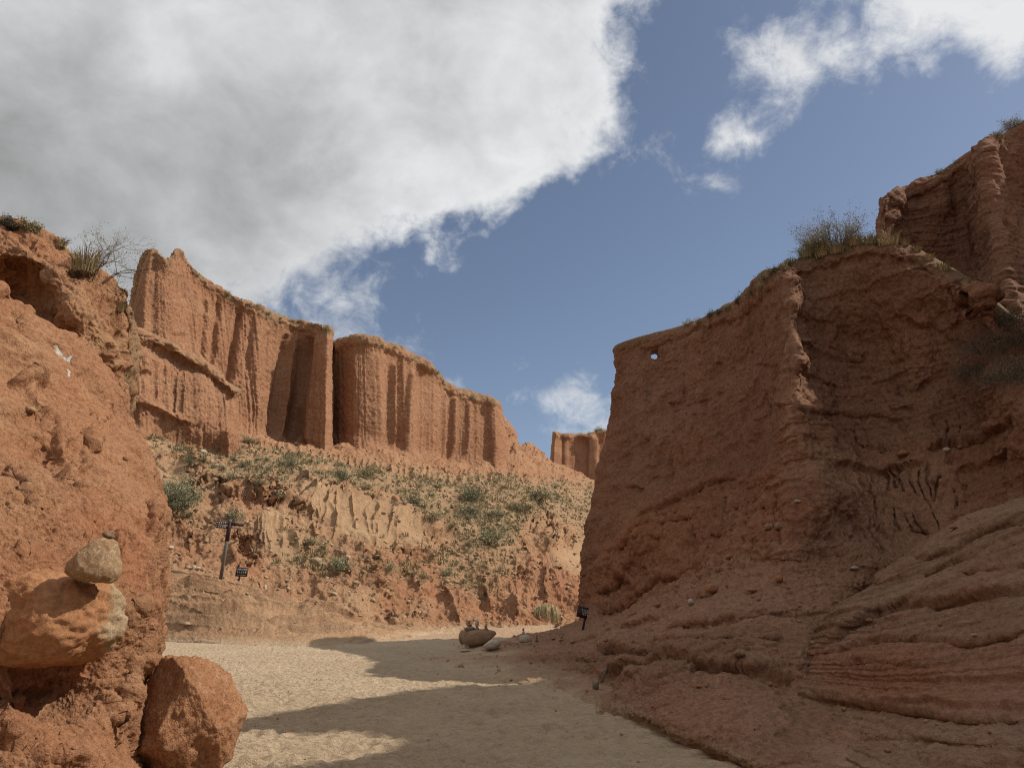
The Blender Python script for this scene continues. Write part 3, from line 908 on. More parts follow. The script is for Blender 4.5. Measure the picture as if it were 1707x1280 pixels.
RC = [
    rcol([(1064, 592, 30.5), (1062, 665, 30.5), (1058, 755, 30.5), (1050, 855, 31), (1035, 985, 32.5), (1030, 1025, 34), (1010, 1038, 37), (995, 1043, 41)], (985, 1047)),
    rcol([(1031, 573, 28.4), (1027, 650, 28.2), (1019, 740, 28), (1004, 840, 27.8), (982, 960, 27.4), (972, 1032, 27), (945, 1053, 26.5), (855, g(855, 1071, .12)[1], g(855, 1071, .12)[2])], (735, 1092), (.5, .35, .05), (2.2, 1.6, -8)),
    rcol([(1050, 566, 27.6), (1046, 645, 27.4), (1040, 740, 27.1), (1026, 845, 26.7), (1003, 970, 26), (990, 1033, 25), (955, 1060, 24), (870, 1079, gY(870, 1079, .1))], (760, 1098), (.5, .3, .05), (2.2, 1.6, -8)),
    rcol([(1140, 541, 25), (1140, 640, 24.7), (1130, 740, 24.3), (1105, 850, 23.8), (1065, 975, 22.6), (1030, 1035, 21), (975, 1078, 20), (900, 1106, gY(900, 1106, .12))], (815, 1116), (.6, .4, .05), (2.6, 2, -8)),
    rcol([(1235, 500, 22.5), (1240, 620, 22), (1235, 730, 21.5), (1210, 840, 20.5), (1145, 960, 18.6), (1090, 1025, 17), (1020, 1085, 16), (960, 1128, gY(960, 1128, .1))], (880, 1134), (1, 1, .1)),
    rcol([(1285, 455, 19.9), (1285, 600, 18.9), (1284, 720, 18.3), (1272, 830, 17.5), (1212, 950, 16.2), (1140, 1030, 14.3), (1060, 1100, 13.3), (1012, 1150, gY(1012, 1150, .12))], (960, 1156)),
    rcol([(1312, 440, 18.6), (1320, 580, 17.1), (1322, 710, 16.5), (1345, 820, 15.6), (1290, 950, 14.5), (1190, 1050, 12.3), (1105, 1130, 11.3), (1055, 1182, gY(1055, 1182, .12))], (1012, 1182)),
    rcol([(1350, 424, 19.1), (1372, 580, 18.3), (1385, 710, 17.6), (1420, 830, 16.2), (1400, 950, 14.3), (1290, 1050, 11.8), (1195, 1150, 10.4), (1130, 1215, gY(1130, 1215, .12))], (1090, 1213)),
    rcol([(1420, 407, 18.8), (1440, 580, 18.4), (1450, 700, 17.9), (1470, 830, 16.5), (1462, 950, 14.6), (1400, 1060, 11.8), (1310, 1170, 10), (1240, 1262, gY(1240, 1262, .12))], (1190, 1258)),
    rcol([(1500, 404, 18.1), (1512, 580, 17.7), (1522, 700, 17.2), (1532, 830, 16.0), (1535, 935, 14.8), (1520, 1060, 12.4), (1480, 1180, 10), (1420, 1320, gY(1420, 1320, .1))], (1380, 1330)),
    rcol([(1564, 433, 17.9), (1578, 580, 17.4), (1595, 700, 16.9), (1612, 830, 15.2), (1620, 910, 14.3), (1620, 1060, 12.2), (1600, 1180, 10), (1560, 1340, gY(1560, 1340, .1))], (1540, 1350), (2.2, 2.4, .3), (4.2, 4.2, -8)),
    rcol([(1610, 462, 17.3), (1622, 580, 16.9), (1640, 700, 16.2), (1660, 800, 14.6), (1675, 880, 13.6), (1690, 1060, 11.6), (1690, 1180, 10), (1680, 1340, gY(1680, 1340, .1))], (1660, 1350), (2.4, 2.6, .5), (4.5, 4.5, -8)),
    rcol([(1648, 500, 16.8), (1668, 590, 15.9), (1690, 680, 13.8), (1712, 780, 13), (1725, 860, 12.6), (1760, 1060, 11), (1770, 1180, 9.6), (1780, 1340, gY(1780, 1340, .1))], (1760, 1350), (2.6, 2.8, .6), (4.5, 4.5, -8)),
    rcol([(1707, 535, 17.5), (1725, 600, 15.5), (1750, 650, 13.0), (1780, 760, 12.4), (1800, 850, 12), (1860, 1060, 10.6), (1880, 1180, 9.4), (1900, 1340, gY(1900, 1340, .1))], (1880, 1350)),
    rcol([(1900, 480, 17), (1900, 560, 15), (1920, 650, 13), (1950, 760, 12), (1980, 850, 11.6), (2020, 1060, 10), (2040, 1180, 9), (2060, 1340, gY(2060, 1340, .1))], (2040, 1350))]
w = RW = Patch([list(r) for r in zip(*RC)], 1.5)
face = np.clip((w.v - w.kv[2]) / 30, 0, 1)
apr = w.mask([(960, 1035), (1010, 1020), (1090, 985), (1180, 950), (1260, 930), (1350, 935), (1480, 960), (1600, 900), (1900, 900), (1900, 1400), (700, 1400), (700, 1060), (900, 1045)], 26)
w.jx = w.px + (w.jx - w.px) * (1 - .65 * apr); w.jy = w.py + (w.jy - w.py) * (1 - .55 * apr)
fanR = w.mask([(1345, 740), (1400, 770), (1470, 780), (1560, 770), (1600, 800), (1580, 870), (1500, 940), (1440, 960), (1380, 900)], 24)
p = w.base
d = (.32 * fbm(p, 4.0, 3, .5, 1) + .12 * fbm(p, 1.3, 3, .6, 5)) * (1 - .7 * apr) + .10 * fbm(p, 1.6, 3, .5, 2)
w.move(d * face)
w.normals()
d = w.groove([(1312, 455), (1322, 520), (1330, 600), (1322, 690), (1335, 760)], -6, 9, .06)        # the rib; its sunlit crest is also painted into the pale colour
d = d + w.groove([(1262, 510), (1272, 600), (1262, 720), (1240, 800)], 5, 18)
for pts in ([(1328, 492), (1334, 530)], [(1330, 592), (1336, 622)], [(1322, 680), (1330, 712)], [(1316, 722), (1326, 742)], [(1316, 462), (1322, 480)]):
    d = d + w.groove(pts, -5, 10, .3) 
d = d + w.groove([(1335, 770), (1350, 830), (1330, 900), (1290, 945)], -12, 34, .15)
d = d + w.ledge([(1305, 690), (1340, 692), (1400, 688), (1470, 690), (1540, 700)], 3, 4, 14, 16, 1.6, .15)
d = d + w.ledge([(1290, 668), (1320, 686), (1345, 690)], 3, 5, 9, 12) + w.ledge([(1335, 560), (1380, 585), (1440, 600)], 5, 6, 14, 12)
d = d + w.ledge([(1310, 462), (1360, 448), (1450, 430), (1530, 430), (1570, 455)], 4, 5, 12, 14, 1.8, .1)
d = d + w.ledge([(1190, 545), (1240, 530), (1300, 470)], 4, 5, 9, 9) + w.ledge([(1060, 585), (1130, 560), (1200, 540)], 3, 4, 8, 8)
d = d + w.groove([(1555, 450), (1575, 500), (1590, 545)], -9, 9, .1) + w.ledge([(1570, 460), (1620, 470), (1650, 505), (1640, 530)], 8, 20, 9, 22, 1.6, .1)
d = d + w.groove([(1590, 480), (1620, 510)], 18, 15)
d = d + w.groove([(1520, 610), (1540, 640)], -9, 22, .2) + w.groove([(1490, 560), (1560, 590)], -6, 14) + w.ledge([(1500, 530), (1560, 545), (1600, 570)], 5, 5, 10, 8)
d = d + w.ledge([(1380, 775), (1420, 788), (1470, 790), (1500, 785), (1520, 782), (1550, 783)], 5, 8, 12, 14, 1.3, .08)
d = d + w.ledge([(1540, 760), (1580, 742), (1640, 730), (1700, 690)], 8, 14, 12, 18, 1.5, .1) + w.ledge([(1600, 790), (1650, 770), (1690, 740)], 6, 10, 10, 16)
for pts in ([(1398, 788), (1410, 815), (1440, 850), (1465, 880), (1490, 905)], [(1416, 788), (1425, 815), (1452, 838), (1462, 865), (1482, 900)], [(1432, 790), (1440, 812), (1448, 828)],
            [(1447, 792), (1452, 815), (1457, 830)], [(1478, 790), (1480, 812), (1477, 830)], [(1489, 786), (1497, 812), (1500, 824)], [(1500, 783), (1508, 812), (1511, 830)],
            [(1521, 786), (1523, 812), (1530, 830)], [(1540, 785), (1538, 812), (1543, 832), (1552, 842), (1556, 862), (1567, 885)], [(1549, 783), (1553, 812), (1556, 835)], [(1570, 800), (1562, 825), (1556, 840)],
            [(1608, 805), (1606, 840)], [(1590, 815), (1592, 860)], [(1508, 858), (1520, 875), (1545, 888)], [(1520, 858), (1532, 878), (1550, 890)], [(1384, 830), (1400, 860), (1422, 880), (1440, 905)],
            [(1372, 850), (1390, 872), (1412, 892)], [(1440, 870), (1460, 905), (1472, 935)], [(1425, 700), (1432, 735), (1440, 760)], [(1400, 730), (1412, 755), (1428, 775)], [(1470, 735), (1470, 765)],
            [(1580, 690), (1578, 735)], [(1598, 690), (1596, 720)], [(1415, 860), (1440, 890), (1462, 930)], [(1490, 850), (1500, 880)], [(1385, 795), (1396, 812), (1408, 828)]):
    d = d + w.groove(pts, 8, 2.0, .1)
d = d + w.groove([(1380, 838), (1386, 858), (1404, 876), (1412, 890)], 9, 5)
d = d + w.groove([(1500, 935), (1480, 960), (1440, 985), (1400, 1030), (1385, 1075), (1335, 1128)], 8, 16, .12)     # gully line beside the bank
d = d + w.ledge([(1095, 1080), (1115, 1055), (1170, 1040), (1230, 1030), (1300, 1012), (1380, 1010)], 4, 6, 9, 8, 1.3) + w.ledge([(1000, 1092), (1030, 1085), (1075, 1088), (1100, 1075)], 5, 10, 10, 12)
d = d + w.ledge([(985, 1140), (1040, 1100), (1120, 1085), (1170, 1098), (1215, 1105), (1270, 1120), (1335, 1130)], 6, 10, 14, 14, 1.5, .06)
d = d + w.ledge([(1040, 1080), (1130, 1065), (1240, 1060), (1330, 1070)], 2.5, 4, 7, 6, 1.2) + w.ledge([(1010, 1060), (1080, 1035), (1150, 1000), (1210, 985)], 4, 5, 10, 8)
d = d + w.ledge([(790, 1098), (830, 1112), (880, 1108), (960, 1100), (1000, 1108)], 2.5, 4, 9, 6, 1.3) + w.ledge([(760, 1085), (820, 1090), (900, 1086)], 2, 3, 8, 5, 1.3) + w.ledge([(860, 1128), (930, 1118), (990, 1125)], 2, 3, 8, 6, 1.3)
d = d + w.ledge([(1000, 1020), (1040, 985), (1110, 950), (1180, 930)], 7, 10, 18, 26) + w.groove([(1000, 1000), (1040, 960)], 12, 16) + w.ledge([(990, 985), (1040, 960), (1060, 930)], 5, 8, 12, 14)
d = d + w.ledge([(1060, 870), (1130, 835), (1180, 805), (1230, 790)], 5, 7, 14, 14) + w.ledge([(1030, 930), (1090, 870), (1160, 860)], 4, 6, 12, 12)
for i in range(30):         # pockmarks and small crumbled nicks
    x0, y0 = rng.uniform(1040, 1600), rng.uniform(560, 930)
    L_ = rng.uniform(5, 22)
    d = d + w.ledge([(x0, y0), (x0 + L_, y0 + rng.uniform(-4, 3)), (x0 + 2 * L_, y0 + rng.uniform(-5, 6))], 3, 5.5, 5, 5, 1.2, .3)
for i in range(26):
    x0, y0 = rng.uniform(1040, 1280), rng.uniform(600, 800)
    d = d + w.groove([(x0, y0), (x0 + rng.uniform(-4, 4), y0 + rng.uniform(30, 90))], rng.uniform(2, 4.5), rng.uniform(3, 7), .35)
for i in range(30):         # rills on the broken foot of the buttress
    x0, y0 = rng.uniform(1150, 1330), rng.uniform(820, 900)
    d = d + w.groove([(x0, y0), (x0 - rng.uniform(0, 10), y0 + 30), (x0 - rng.uniform(5, 25), y0 + rng.uniform(50, 80))], 4, 3, .3)
d = d + w.groove([(1083, 588), (1095, 588)], 9, 8, .05)
w.move((1.15 + .55 * apr) * np.clip(w.pos[..., 2] / .22, .1, 1) * d * w.unit * face)
w.normals()
p = w.pos
b = p[..., 2] - .10 * p[..., 0] + .10 * p[..., 1] + .22 * fbm(p, 2.2, 3, .5, 7)
bq = np.stack([.05 * p[..., 0], .05 * p[..., 1], b], -1)
bed = ridged(bq, .9, 3, .6, 3)
t1 = terrace(p, b, .50, 3); t2 = terrace(p, b, .17, 4)
pq = p * np.array([1, 1, .16])
amt = np.clip(.5 + fbm(p, 3, 2, .5, 33), 0, 1.3); amt2 = np.clip(.45 + fbm(p, 1.5, 2, .5, 36), 0, 1.3)
d = (1 - apr) * (1 - .7 * fanR) * (.035 * bed * amt + .08 * t1 * amt2 + .035 * t2 * amt + .07 * fbm(pq, .9, 3, .55, 9) - .06 * np.maximum(0, ridged(pq, .6, 2, .5, 19) - .5) + .055 * fbm(p, 1.1, 4, .6, 12) + .030 * fbm(p, .33, 3, .65, 13) - .06 * np.maximum(0, fbm(p * np.array([.6, .6, 1.6]), .45, 3, .6, 14) - .25))
t3 = terrace(p, b, .11, 8, .8, 1.0)
d = d + apr * (.13 * t1 * amt + .06 * t2 * amt2 + .022 * t3 + .05 * fbm(p, .8, 3, .5, 14) + .025 * fbm(p, .22, 3, .6, 15)) * np.clip(p[..., 2] / .3, .08, 1)
# crumbly, hackly rock on the broken foot of the wall
brk = w.mask([(1000, 900), (1100, 860), (1180, 800), (1290, 780), (1360, 860), (1330, 950), (1180, 990), (1020, 1030), (975, 1010)], 30)
d = d + brk * (.10 * np.abs(fbm(p, .5, 3, .6, 51)) + .05 * ridged(p, .3, 2, .6, 52))
w.move(d * face)
w.normals()
p = w.pos
w.move((.024 * fbm(p, .13, 2, .65, 22) + .012 * fbm(p, .05, 2, .6, 23) - .03 * np.maximum(0, fbm(p, .2, 2, .6, 25) - .3)) * face)
w.normals()
w.attr['pale'] = np.clip(.60 * apr + .45 * fanR + .30 * np.clip(fbm(p, 2.5, 3, .5, 40), 0, 1) + .35 * w.mask([(1300, 480), (1345, 500), (1345, 760), (1310, 750), (1298, 600)], 20), 0, 1)  # the last outline paints the rib's sunlit crest lighter in the rock colour
w.attr['red'] = np.clip(.5 * brk + .45 * (1 - apr) * np.clip(.2 + fbm(p, 4, 3, .5, 41), 0, 1), 0, 1)
aprR = apr
w.attr['bed'] = .5 + (bed_tone(p, b, .17, 4) - .5) * np.clip(.30 + .75 * apr + .5 * fbm(p, 1.8, 2, .5, 55), 0, 1)
w.attr['dust'] = np.clip(1.15 - p[..., 2] / .16, 0, 1) * apr
hump = w.mask([(1330, 400), (1480, 385), (1470, 415), (1400, 425), (1340, 440)], 14)
w.attr['veg'] = np.clip(1 - face + .9 * hump, 0, 1)
# the little window worn through the thin end of the wall
hc = P3(1090.5, 594.5, 26.5); ha = hc - np.array([0, 0, CZ])
hu = ha / np.linalg.norm(ha)
w.hole(hc, ha, .11)
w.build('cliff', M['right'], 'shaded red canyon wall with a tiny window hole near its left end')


# ------------------------------------------------------------------ upper cliff behind it
def ucol(*c):
    return [behind(c[0], 4, 6, -9), behind(c[0], 2, 3, .5)] + list(c) + [behind(c[-1], 0, -1.5, -3)]


UC = [ucol((1484, 345, 33), (1464, 400, 33), (1468, 460, 33), (1470, 540, 33)), ucol((1477, 333, 27), (1459, 395, 26.5), (1462, 450, 26.3), (1464, 540, 26)),
      ucol((1520, 308, 26.8), (1510, 380, 26.4), (1510, 450, 26), (1512, 545, 25)), ucol((1570, 285, 26.6), (1568, 380, 26.4), (1570, 450, 26), (1575, 550, 24)),
      ucol((1612, 256, 25.9), (1610, 350, 25.9), (1612, 440, 25.4), (1620, 560, 23)), ucol((1640, 238, 24.3), (1652, 330, 23), (1672, 430, 21.8), (1690, 570, 20)),
      ucol((1668, 226, 25.2), (1690, 330, 24.4), (1715, 430, 22.6), (1740, 570, 20)), ucol((1707, 203, 25.4), (1740, 330, 25), (1780, 430, 23.4), (1800, 570, 20.5)),
      ucol((1800, 150, 24), (1840, 300, 23), (1870, 430, 22), (1900, 570, 20)), ucol((2100, 20, 23), (2100, 200, 22.5), (2100, 400, 21), (2100, 570, 19))]
w = Patch([list(r) for r in zip(*UC)], 1.5, 260)
face = np.clip((w.v - w.kv[2]) / 20, 0, 1)
p = w.base
w.move(face * .30 * fbm(p, 3.5, 3, .5, 71)); w.normals()
d = w.groove([(1625, 250), (1640, 300), (1658, 370), (1690, 470)], -6, 18, .08) + w.groove([(1605, 280), (1608, 400), (1600, 480)], 8, 20)
d = d + w.ledge([(1480, 345), (1540, 320), (1610, 275)], 4, 4, 8, 9) + w.ledge([(1560, 500), (1600, 485), (1640, 500), (1700, 520)], 5, 5, 10, 10) + w.groove([(1655, 240), (1690, 330), (1707, 400)], 9, 10)
d = d + w.ledge([(1590, 240), (1625, 250), (1650, 262), (1670, 240)], 5, 7, 6, 8)
w.move(d * w.unit * face); w.normals()
p = w.pos
b = p[..., 2] - .10 * p[..., 0] + .10 * p[..., 1] + .3 * fbm(p, 2.2, 3, .5, 7)
bq = np.stack([.05 * p[..., 0], .05 * p[..., 1], b], -1)
w.move(face * (.04 * ridged(bq, .8, 3, .6, 3) + .05 * terrace(p, b, .3, 5) + .13 * fbm(p, 1.1, 4, .55, 72) + .05 * fbm(p, .3, 3, .6, 73) + .08 * fbm(p * np.array([1, 1, .2]), .8, 3, .5, 74)))
w.normals()
w.attr['veg'] = 1 - face
w.attr['bed'] = .5 + (bed_tone(p, b, .3, 5) - .5) * np.clip(.4 + fbm(p, 2, 2, .5, 55), 0, 1)
w.attr['pale'] = .5 * w.mask([(1560, 520), (1600, 480), (1720, 500), (1720, 570), (1600, 570)], 20)
UPP = w
w.build('cliff', M['right'], 'high red cliff rising behind the right canyon wall at the picture edge')

# the wall goes on beside and behind the viewer; it shades the near wash
crest = [(18, 22, 8), (17, 19.5, 9.5), (15.9, 17.3, 15.7), (15.0, 15.4, 16.9), (14.6, 13.8, 17.6), (14.4, 12.4, 18.1), (13.8, 11.4, 15.4), (13.4, 10.5, 14.4), (13.3, 9.6, 15.4), (13.2, 8.4, 14.6), (13.0, 7.2, 13.6), (12.8, 4, 11), (12.6, 0, 8.5), (12.4, -8, 7), (13, -18, 7)]
OW = []
for (x, y, z) in crest:
    OW.append([(x + 5, y + 1, -1), (x + 1.6, y + .2, z - .3), (x, y, z), (x - .7, y, z * .72), (x - 1.6, y, z * .4), (x - 3.2, y - .2, 1.2), (x - 5, y - .3, -.6)])
OW = np.array(OW, float)


def world_patch(A, name, mat, label, nu, nv, seed, amp=.5):
    ku = np.arange(A.shape[0], dtype=float); kv = np.arange(A.shape[1], dtype=float)
    B = hermite(A, ku, np.linspace(0, ku[-1], nu))
    B = np.swapaxes(hermite(np.swapaxes(B, 0, 1), kv, np.linspace(0, kv[-1], nv)), 0, 1)
    n = np.cross(np.gradient(B, axis=0), np.gradient(B, axis=1)); n /= np.maximum(np.linalg.norm(n, axis=-1, keepdims=True), 1e-9)
    bq = np.stack([0 * B[..., 0], 0 * B[..., 0], B[..., 2] + .3 * fbm(B, 2, 2)], -1)
    B = B + n * (amp * fbm(B, 2.5, 5, .5, seed) + .1 * ridged(bq, .8, 2))[..., None]
    idx = np.arange(nu * nv).reshape(nu, nv)
    q = np.stack([idx[:-1, :-1], idx[:-1, 1:], idx[1:, 1:], idx[1:, :-1]], -1).reshape(-1, 4)
    o = mesh_from(name, B.reshape(-1, 3), q, mat)
    at = o.data.attributes.new('bed', 'FLOAT', 'POINT'); at.data.foreach_set('value', np.full(len(o.data.vertices), .5, np.float32))
    o['kind'] = 'structure'; o['label'] = label
    return o


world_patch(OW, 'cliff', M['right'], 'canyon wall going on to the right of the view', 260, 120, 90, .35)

LW = []  # unseen wall added behind the viewer, bounces warm sunlight onto the right wall
for (x, y, z) in [(-9.5, 4.5, 9), (-8.5, 1, 10), (-9, -3, 12), (-8.5, -8, 11), (-10, -16, 12), (-9, -26, 12)]:
    LW.append([(x - 4, y, -1), (x - 1.4, y, z - .4), (x, y, z), (x + .7, y, z * .72), (x + 1.4, y, z * .4), (x + 2.6, y, 1.2), (x + 4, y, -.6)])
world_patch(np.array(LW, float), 'cliff', M['near'], 'unseen canyon wall added to the left behind the view to bounce sunlight', 200, 100, 96, .4)

# ------------------------------------------------------------------ layered bank at the right foreground
BC = [[(1350, 1095, 11.8), (1325, 1140, 11.0), (1305, 1190, 10.2), (1295, 1230, 9.5), g(1290, 1300, -.2)],
      [(1422, 1013, 11.7), (1410, 1070, 10.8), (1402, 1130, 10.3), (1392, 1195, 9.5), g(1385, 1300, -.12)],
      [(1500, 945, 12.0), (1500, 1010, 10.8), (1500, 1090, 9.4), (1500, 1190, 8.6), g(1490, 1330, 0)],
      [(1592, 876, 12.0), (1592, 950, 10.5), (1600, 1040, 9.0), (1600, 1150, 8.0), g(1600, 1345, .05)],
      [(1702, 838, 11.2), (1702, 920, 9.8), (1712, 1020, 8.3), (1722, 1140, 7.4), g(1730, 1370, .05)],
      [(1900, 780, 10.2), (1900, 880, 8.9), (1910, 1000, 7.6), (1930, 1140, 6.7), g(1950, 1420, .05)],
      [(2300, 700, 9), (2300, 850, 7.8), (2300, 1000, 6.6), (2320, 1150, 5.9), g(2350, 1480, .05)]]
BC = [[behind(c[0], 1.0, 2.6, -1.5), behind(c[0], .4, 1.0, -.05)] + c + [sink(c[-1])] for c in BC]
w = BK = Patch([list(r) for r in zip(*BC)], 1.5, 330, jit=2.2)
p = w.base
w.move(.12 * fbm(p, 2.6, 2, .5, 61)); w.normals()
d = w.ledge([(1380, 1085), (1430, 1040), (1500, 1018), (1600, 998), (1720, 975), (1800, 960)], 9, 15, 22, 14, 1.6, .06)
d = d + w.ledge([(1430, 985), (1500, 962), (1600, 932), (1720, 900), (1800, 880)], 5, 7, 12, 9, 1.3) + w.ledge([(1520, 930), (1580, 915), (1640, 880), (1720, 860)], 6, 9, 10, 10)
d = d + w.ledge([(1330, 1160), (1400, 1170), (1500, 1190), (1600, 1203), (1720, 1205)], 4, 9, 14, 16, 1.6) + w.ledge([(1350, 1100), (1420, 1085), (1500, 1070), (1620, 1075), (1720, 1050)], 4, 7, 12, 10, 1.4)
d = d + w.ledge([(1400, 1115), (1480, 1110), (1560, 1120)], 3, 5, 8, 8) + w.groove([(1360, 1100), (1480, 1115), (1540, 1100)], -5, 10)
d = d + w.ledge([(1300, 1235), (1420, 1245), (1560, 1240), (1720, 1250)], 3, 4, 14, 8) + w.ledge([(1600, 960), (1660, 950), (1740, 940)], 4, 6, 8, 7)
w.move(1.1 * d * w.unit); w.normals()
p = w.pos
zz = p[..., 2]
b = zz + (.03 + .25 * np.clip(zz - .4, 0, 1)) * (p[..., 1] - 9) - .22 * np.clip(zz - .8, 0, 1.2) * (p[..., 0] - 5) + .05 * fbm(p, 1.8, 3, .5, 7)     # flat beds below, rising ones above
bq = np.stack([.05 * p[..., 0], .05 * p[..., 1], b], -1)
amt = np.clip(.6 + fbm(p, 1.8, 2, .5, 33), .1, 1.4)
w.move(.10 * terrace(p, b, .40, 3, 1.2) * amt + .030 * terrace(p, b, .11, 5, .8, 1.0) + .016 * terrace(p, b, .055, 6, .8, 1.0) * np.clip(.6 + fbm(p, .9, 2, .5, 37), .1, 1.3) + .02 * ridged(bq, .4, 2, .6, 3) + .018 * fbm(p, .5, 3, .55, 62) + .016 * fbm(p, .12, 3, .6, 63))
w.normals()
p = w.pos
w.attr['pale'] = np.clip(.45 + .6 * fbm(p, 1.6, 3, .5, 66), 0, .8)
w.attr['bed'] = .5 + (bed_tone(p, b, .11, 5) - .5) * np.clip(.7 + .5 * fbm(p, 1.2, 2, .5, 55), 0, 1)
w.attr['dust'] = np.clip(1.1 - p[..., 2] / .14, 0, 1)
w.attr['red'] = .7 * w.mask([(1350, 1090), (1480, 1085), (1720, 1070), (1720, 1210), (1500, 1190), (1380, 1150)], 26)
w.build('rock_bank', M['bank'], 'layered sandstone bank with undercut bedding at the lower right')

# ------------------------------------------------------------------ left outcrop
CC = [[(-300, 380, 9.0), (-300, 600, 7.2), (-300, 780, 5.9), (-300, 950, 5.2), (-300, 1080, 5.0), (-300, 1150, 5.1), (-300, 1240, 5.0), g(-300, 1470, 0)],
      [(-100, 430, 9.5), (-100, 620, 7.6), (-100, 800, 6.2), (-100, 950, 5.5), (-100, 1080, 5.3), (-100, 1150, 5.5), (-100, 1240, 5.3), g(-100, 1450, 0)],
      [(0, 478, 10), (0, 640, 8.0), (0, 810, 6.6), (0, 950, 5.8), (0, 1080, 5.7), (0, 1150, 6.1), (0, 1240, 5.6), g(0, 1440, 0)],
      [(60, 528, 10.4), (80, 670, 8.5), (90, 820, 7.0), (90, 950, 6.1), (90, 1080, 6.05), (70, 1150, 6.3), (80, 1240, 5.75), g(80, 1430, 0)],
      [(118, 575, 10.8), (150, 692, 9.0), (170, 828, 7.5), (170, 950, 6.45), (165, 1080, 6.4), (135, 1150, 6.35), (140, 1240, 5.95), g(150, 1420, 0)],
      [(160, 612, 11.3), (200, 714, 9.7), (230, 836, 8.1), (232, 950, 7.0), (222, 1075, 6.85), (195, 1150, 6.6), (188, 1240, 6.3), g(205, 1400, 0)],
      [(182, 640, 11.8), (222, 732, 10.5), (258, 842, 8.9), (262, 950, 7.7), (252, 1070, 7.4), (232, 1145, 7.1), (212, 1235, 6.8), g(238, 1390, 0)],
      [(190, 655, 12.6), (230, 742, 11.4), (268, 850, 9.9), (268, 950, 8.8), (258, 1070, 8.4), (238, 1145, 8.2), (222, 1235, 7.9), g(240, 1380, 0)],
      [(188, 665, 15), (228, 750, 14), (262, 860, 13), (262, 950, 12), (255, 1070, 11.6), (236, 1145, 11), (222, 1235, 10.5), g(236, 1330, 0)]]
CC = [[behind(c[0], -2.5, 4, -2), behind(c[0], -.6, 1.4, .15)] + c + [sink(c[-1], -.2, -.6)] for c in CC]
w = OC = Patch([list(r) for r in zip(*CC)], 1.35, 240)
p = w.base
w.move(.13 * fbm(p, 2.0, 3, .5, 81) + .06 * fbm(p, .7, 3, .5, 82)); w.normals()
d = w.ledge([(20, 640), (35, 632), (55, 628), (72, 640)], 7, 24, 10, 10, 1.5, .2)
d = d + w.groove([(-20, 585), (20, 605), (60, 625)], -6, 14) + w.groove([(45, 650), (70, 690), (75, 720)], 8, 6) + w.groove([(60, 700), (40, 690)], -7, 8)
d = d + w.groove([(140, 720), (146, 745), (150, 760)], 10, 4) + w.groove([(95, 790), (110, 800), (130, 790), (148, 782)], 9, 4) + w.groove([(100, 800), (112, 812)], 10, 6)
d = d + w.ledge([(150, 790), (175, 810), (180, 840), (190, 880), (200, 930)], 5, 5, 14, 10) + w.groove([(242, 850), (243, 880), (250, 905)], 9, 3.5) + w.groove([(185, 895), (192, 930)], 10, 5)
d = d + w.ledge([(120, 830), (160, 825), (230, 850), (262, 850)], 3, 4, 12, 10) + w.groove([(0, 800), (30, 815), (60, 850)], 5, 5) + w.groove([(30, 830), (55, 870)], 5, 4)
d = d + w.groove([(85, 690), (95, 740), (98, 790)], 5, 6) + w.groove([(75, 720), (70, 770), (95, 830)], -5, 10) + w.ledge([(0, 720), (60, 740), (120, 800), (150, 900)], 4, 4, 18, 12)
d = d + w.ledge([(205, 1010), (225, 1000), (262, 1010)], 3, 5, 16, 10) + w.ledge([(60, 1125), (130, 1120), (160, 1135), (240, 1130)], 2, 3, 10, 8)
d = d + w.ledge([(68, 1205), (90, 1196), (115, 1198), (140, 1215)], 8, 15, 8, 7, 1.4) + w.groove([(180, 1160), (186, 1180), (184, 1205)], 12, 5) + w.ledge([(160, 1158), (200, 1148), (225, 1150)], 6, 9, 10, 8)
d = d + w.groove([(-30, 1120), (10, 1150), (-10, 1260)], 38, 40, .05) + w.groove([(-40, 1110), (60, 1118), (150, 1118)], 14, 12)
d = d + w.ledge([(180, 1130), (215, 1110), (250, 1090)], 5, 6, 14, 14) + w.groove([(60, 1280), (140, 1275)], 14, 5)
d = d + w.ledge([(90, 560), (130, 600), (165, 640), (195, 690)], -4, 9, 12, 10) + w.groove([(30, 515), (48, 540), (55, 570)], 9, 6) + w.groove([(5, 480), (30, 520), (60, 560)], -8, 12)
for i in range(26):
    x0, y0 = rng.uniform(0, 240), rng.uniform(640, 1250)
    d = d + w.groove([(x0, y0), (x0 + rng.uniform(0, 10), y0 + rng.uniform(12, 40))], rng.uniform(2, 5), rng.uniform(1.8, 5), .35)
w.move((2.1 - .8 * np.clip((w.py - 1090) / 60, 0, 1)) * d * w.unit); w.normals()
crumb = .75 * w.mask([(-20, 770), (40, 770), (80, 830), (140, 900), (150, 960), (60, 930), (-20, 880)], 30) + .4 * w.mask([(205, 990), (265, 990), (262, 1080), (200, 1120)], 22) + .35 * w.mask([(0, 1130), (240, 1120), (240, 1300), (0, 1300)], 30)
p = w.pos
q = p @ np.array([[.8, 0, -.6], [0, 1, 0], [.6, 0, .8]])
d = .036 * fbm(p, .48, 4, .5, 83) + .016 * fbm(p, .10, 3, .6, 84) + .045 * ridged(q * np.array([.22, .3, 1]), .6, 3, .55, 85) - .05 * np.maximum(0, ridged(q * np.array([.3, .5, 1]), .8, 2, .5, 95) - .75)
d = d + crumb * (.022 * fbm(p, .07, 3, .65, 86) + .018 * np.abs(fbm(p, .035, 2, .6, 87)))
w.move(d); w.normals()
p = w.pos
w.move(.006 * fbm(p, .03, 2, .6, 88)); w.normals()
p = w.pos
w.attr['pale'] = np.clip(.35 * fbm(p, 1.0, 3, .5, 89) + .15 * crumb, 0, 1)
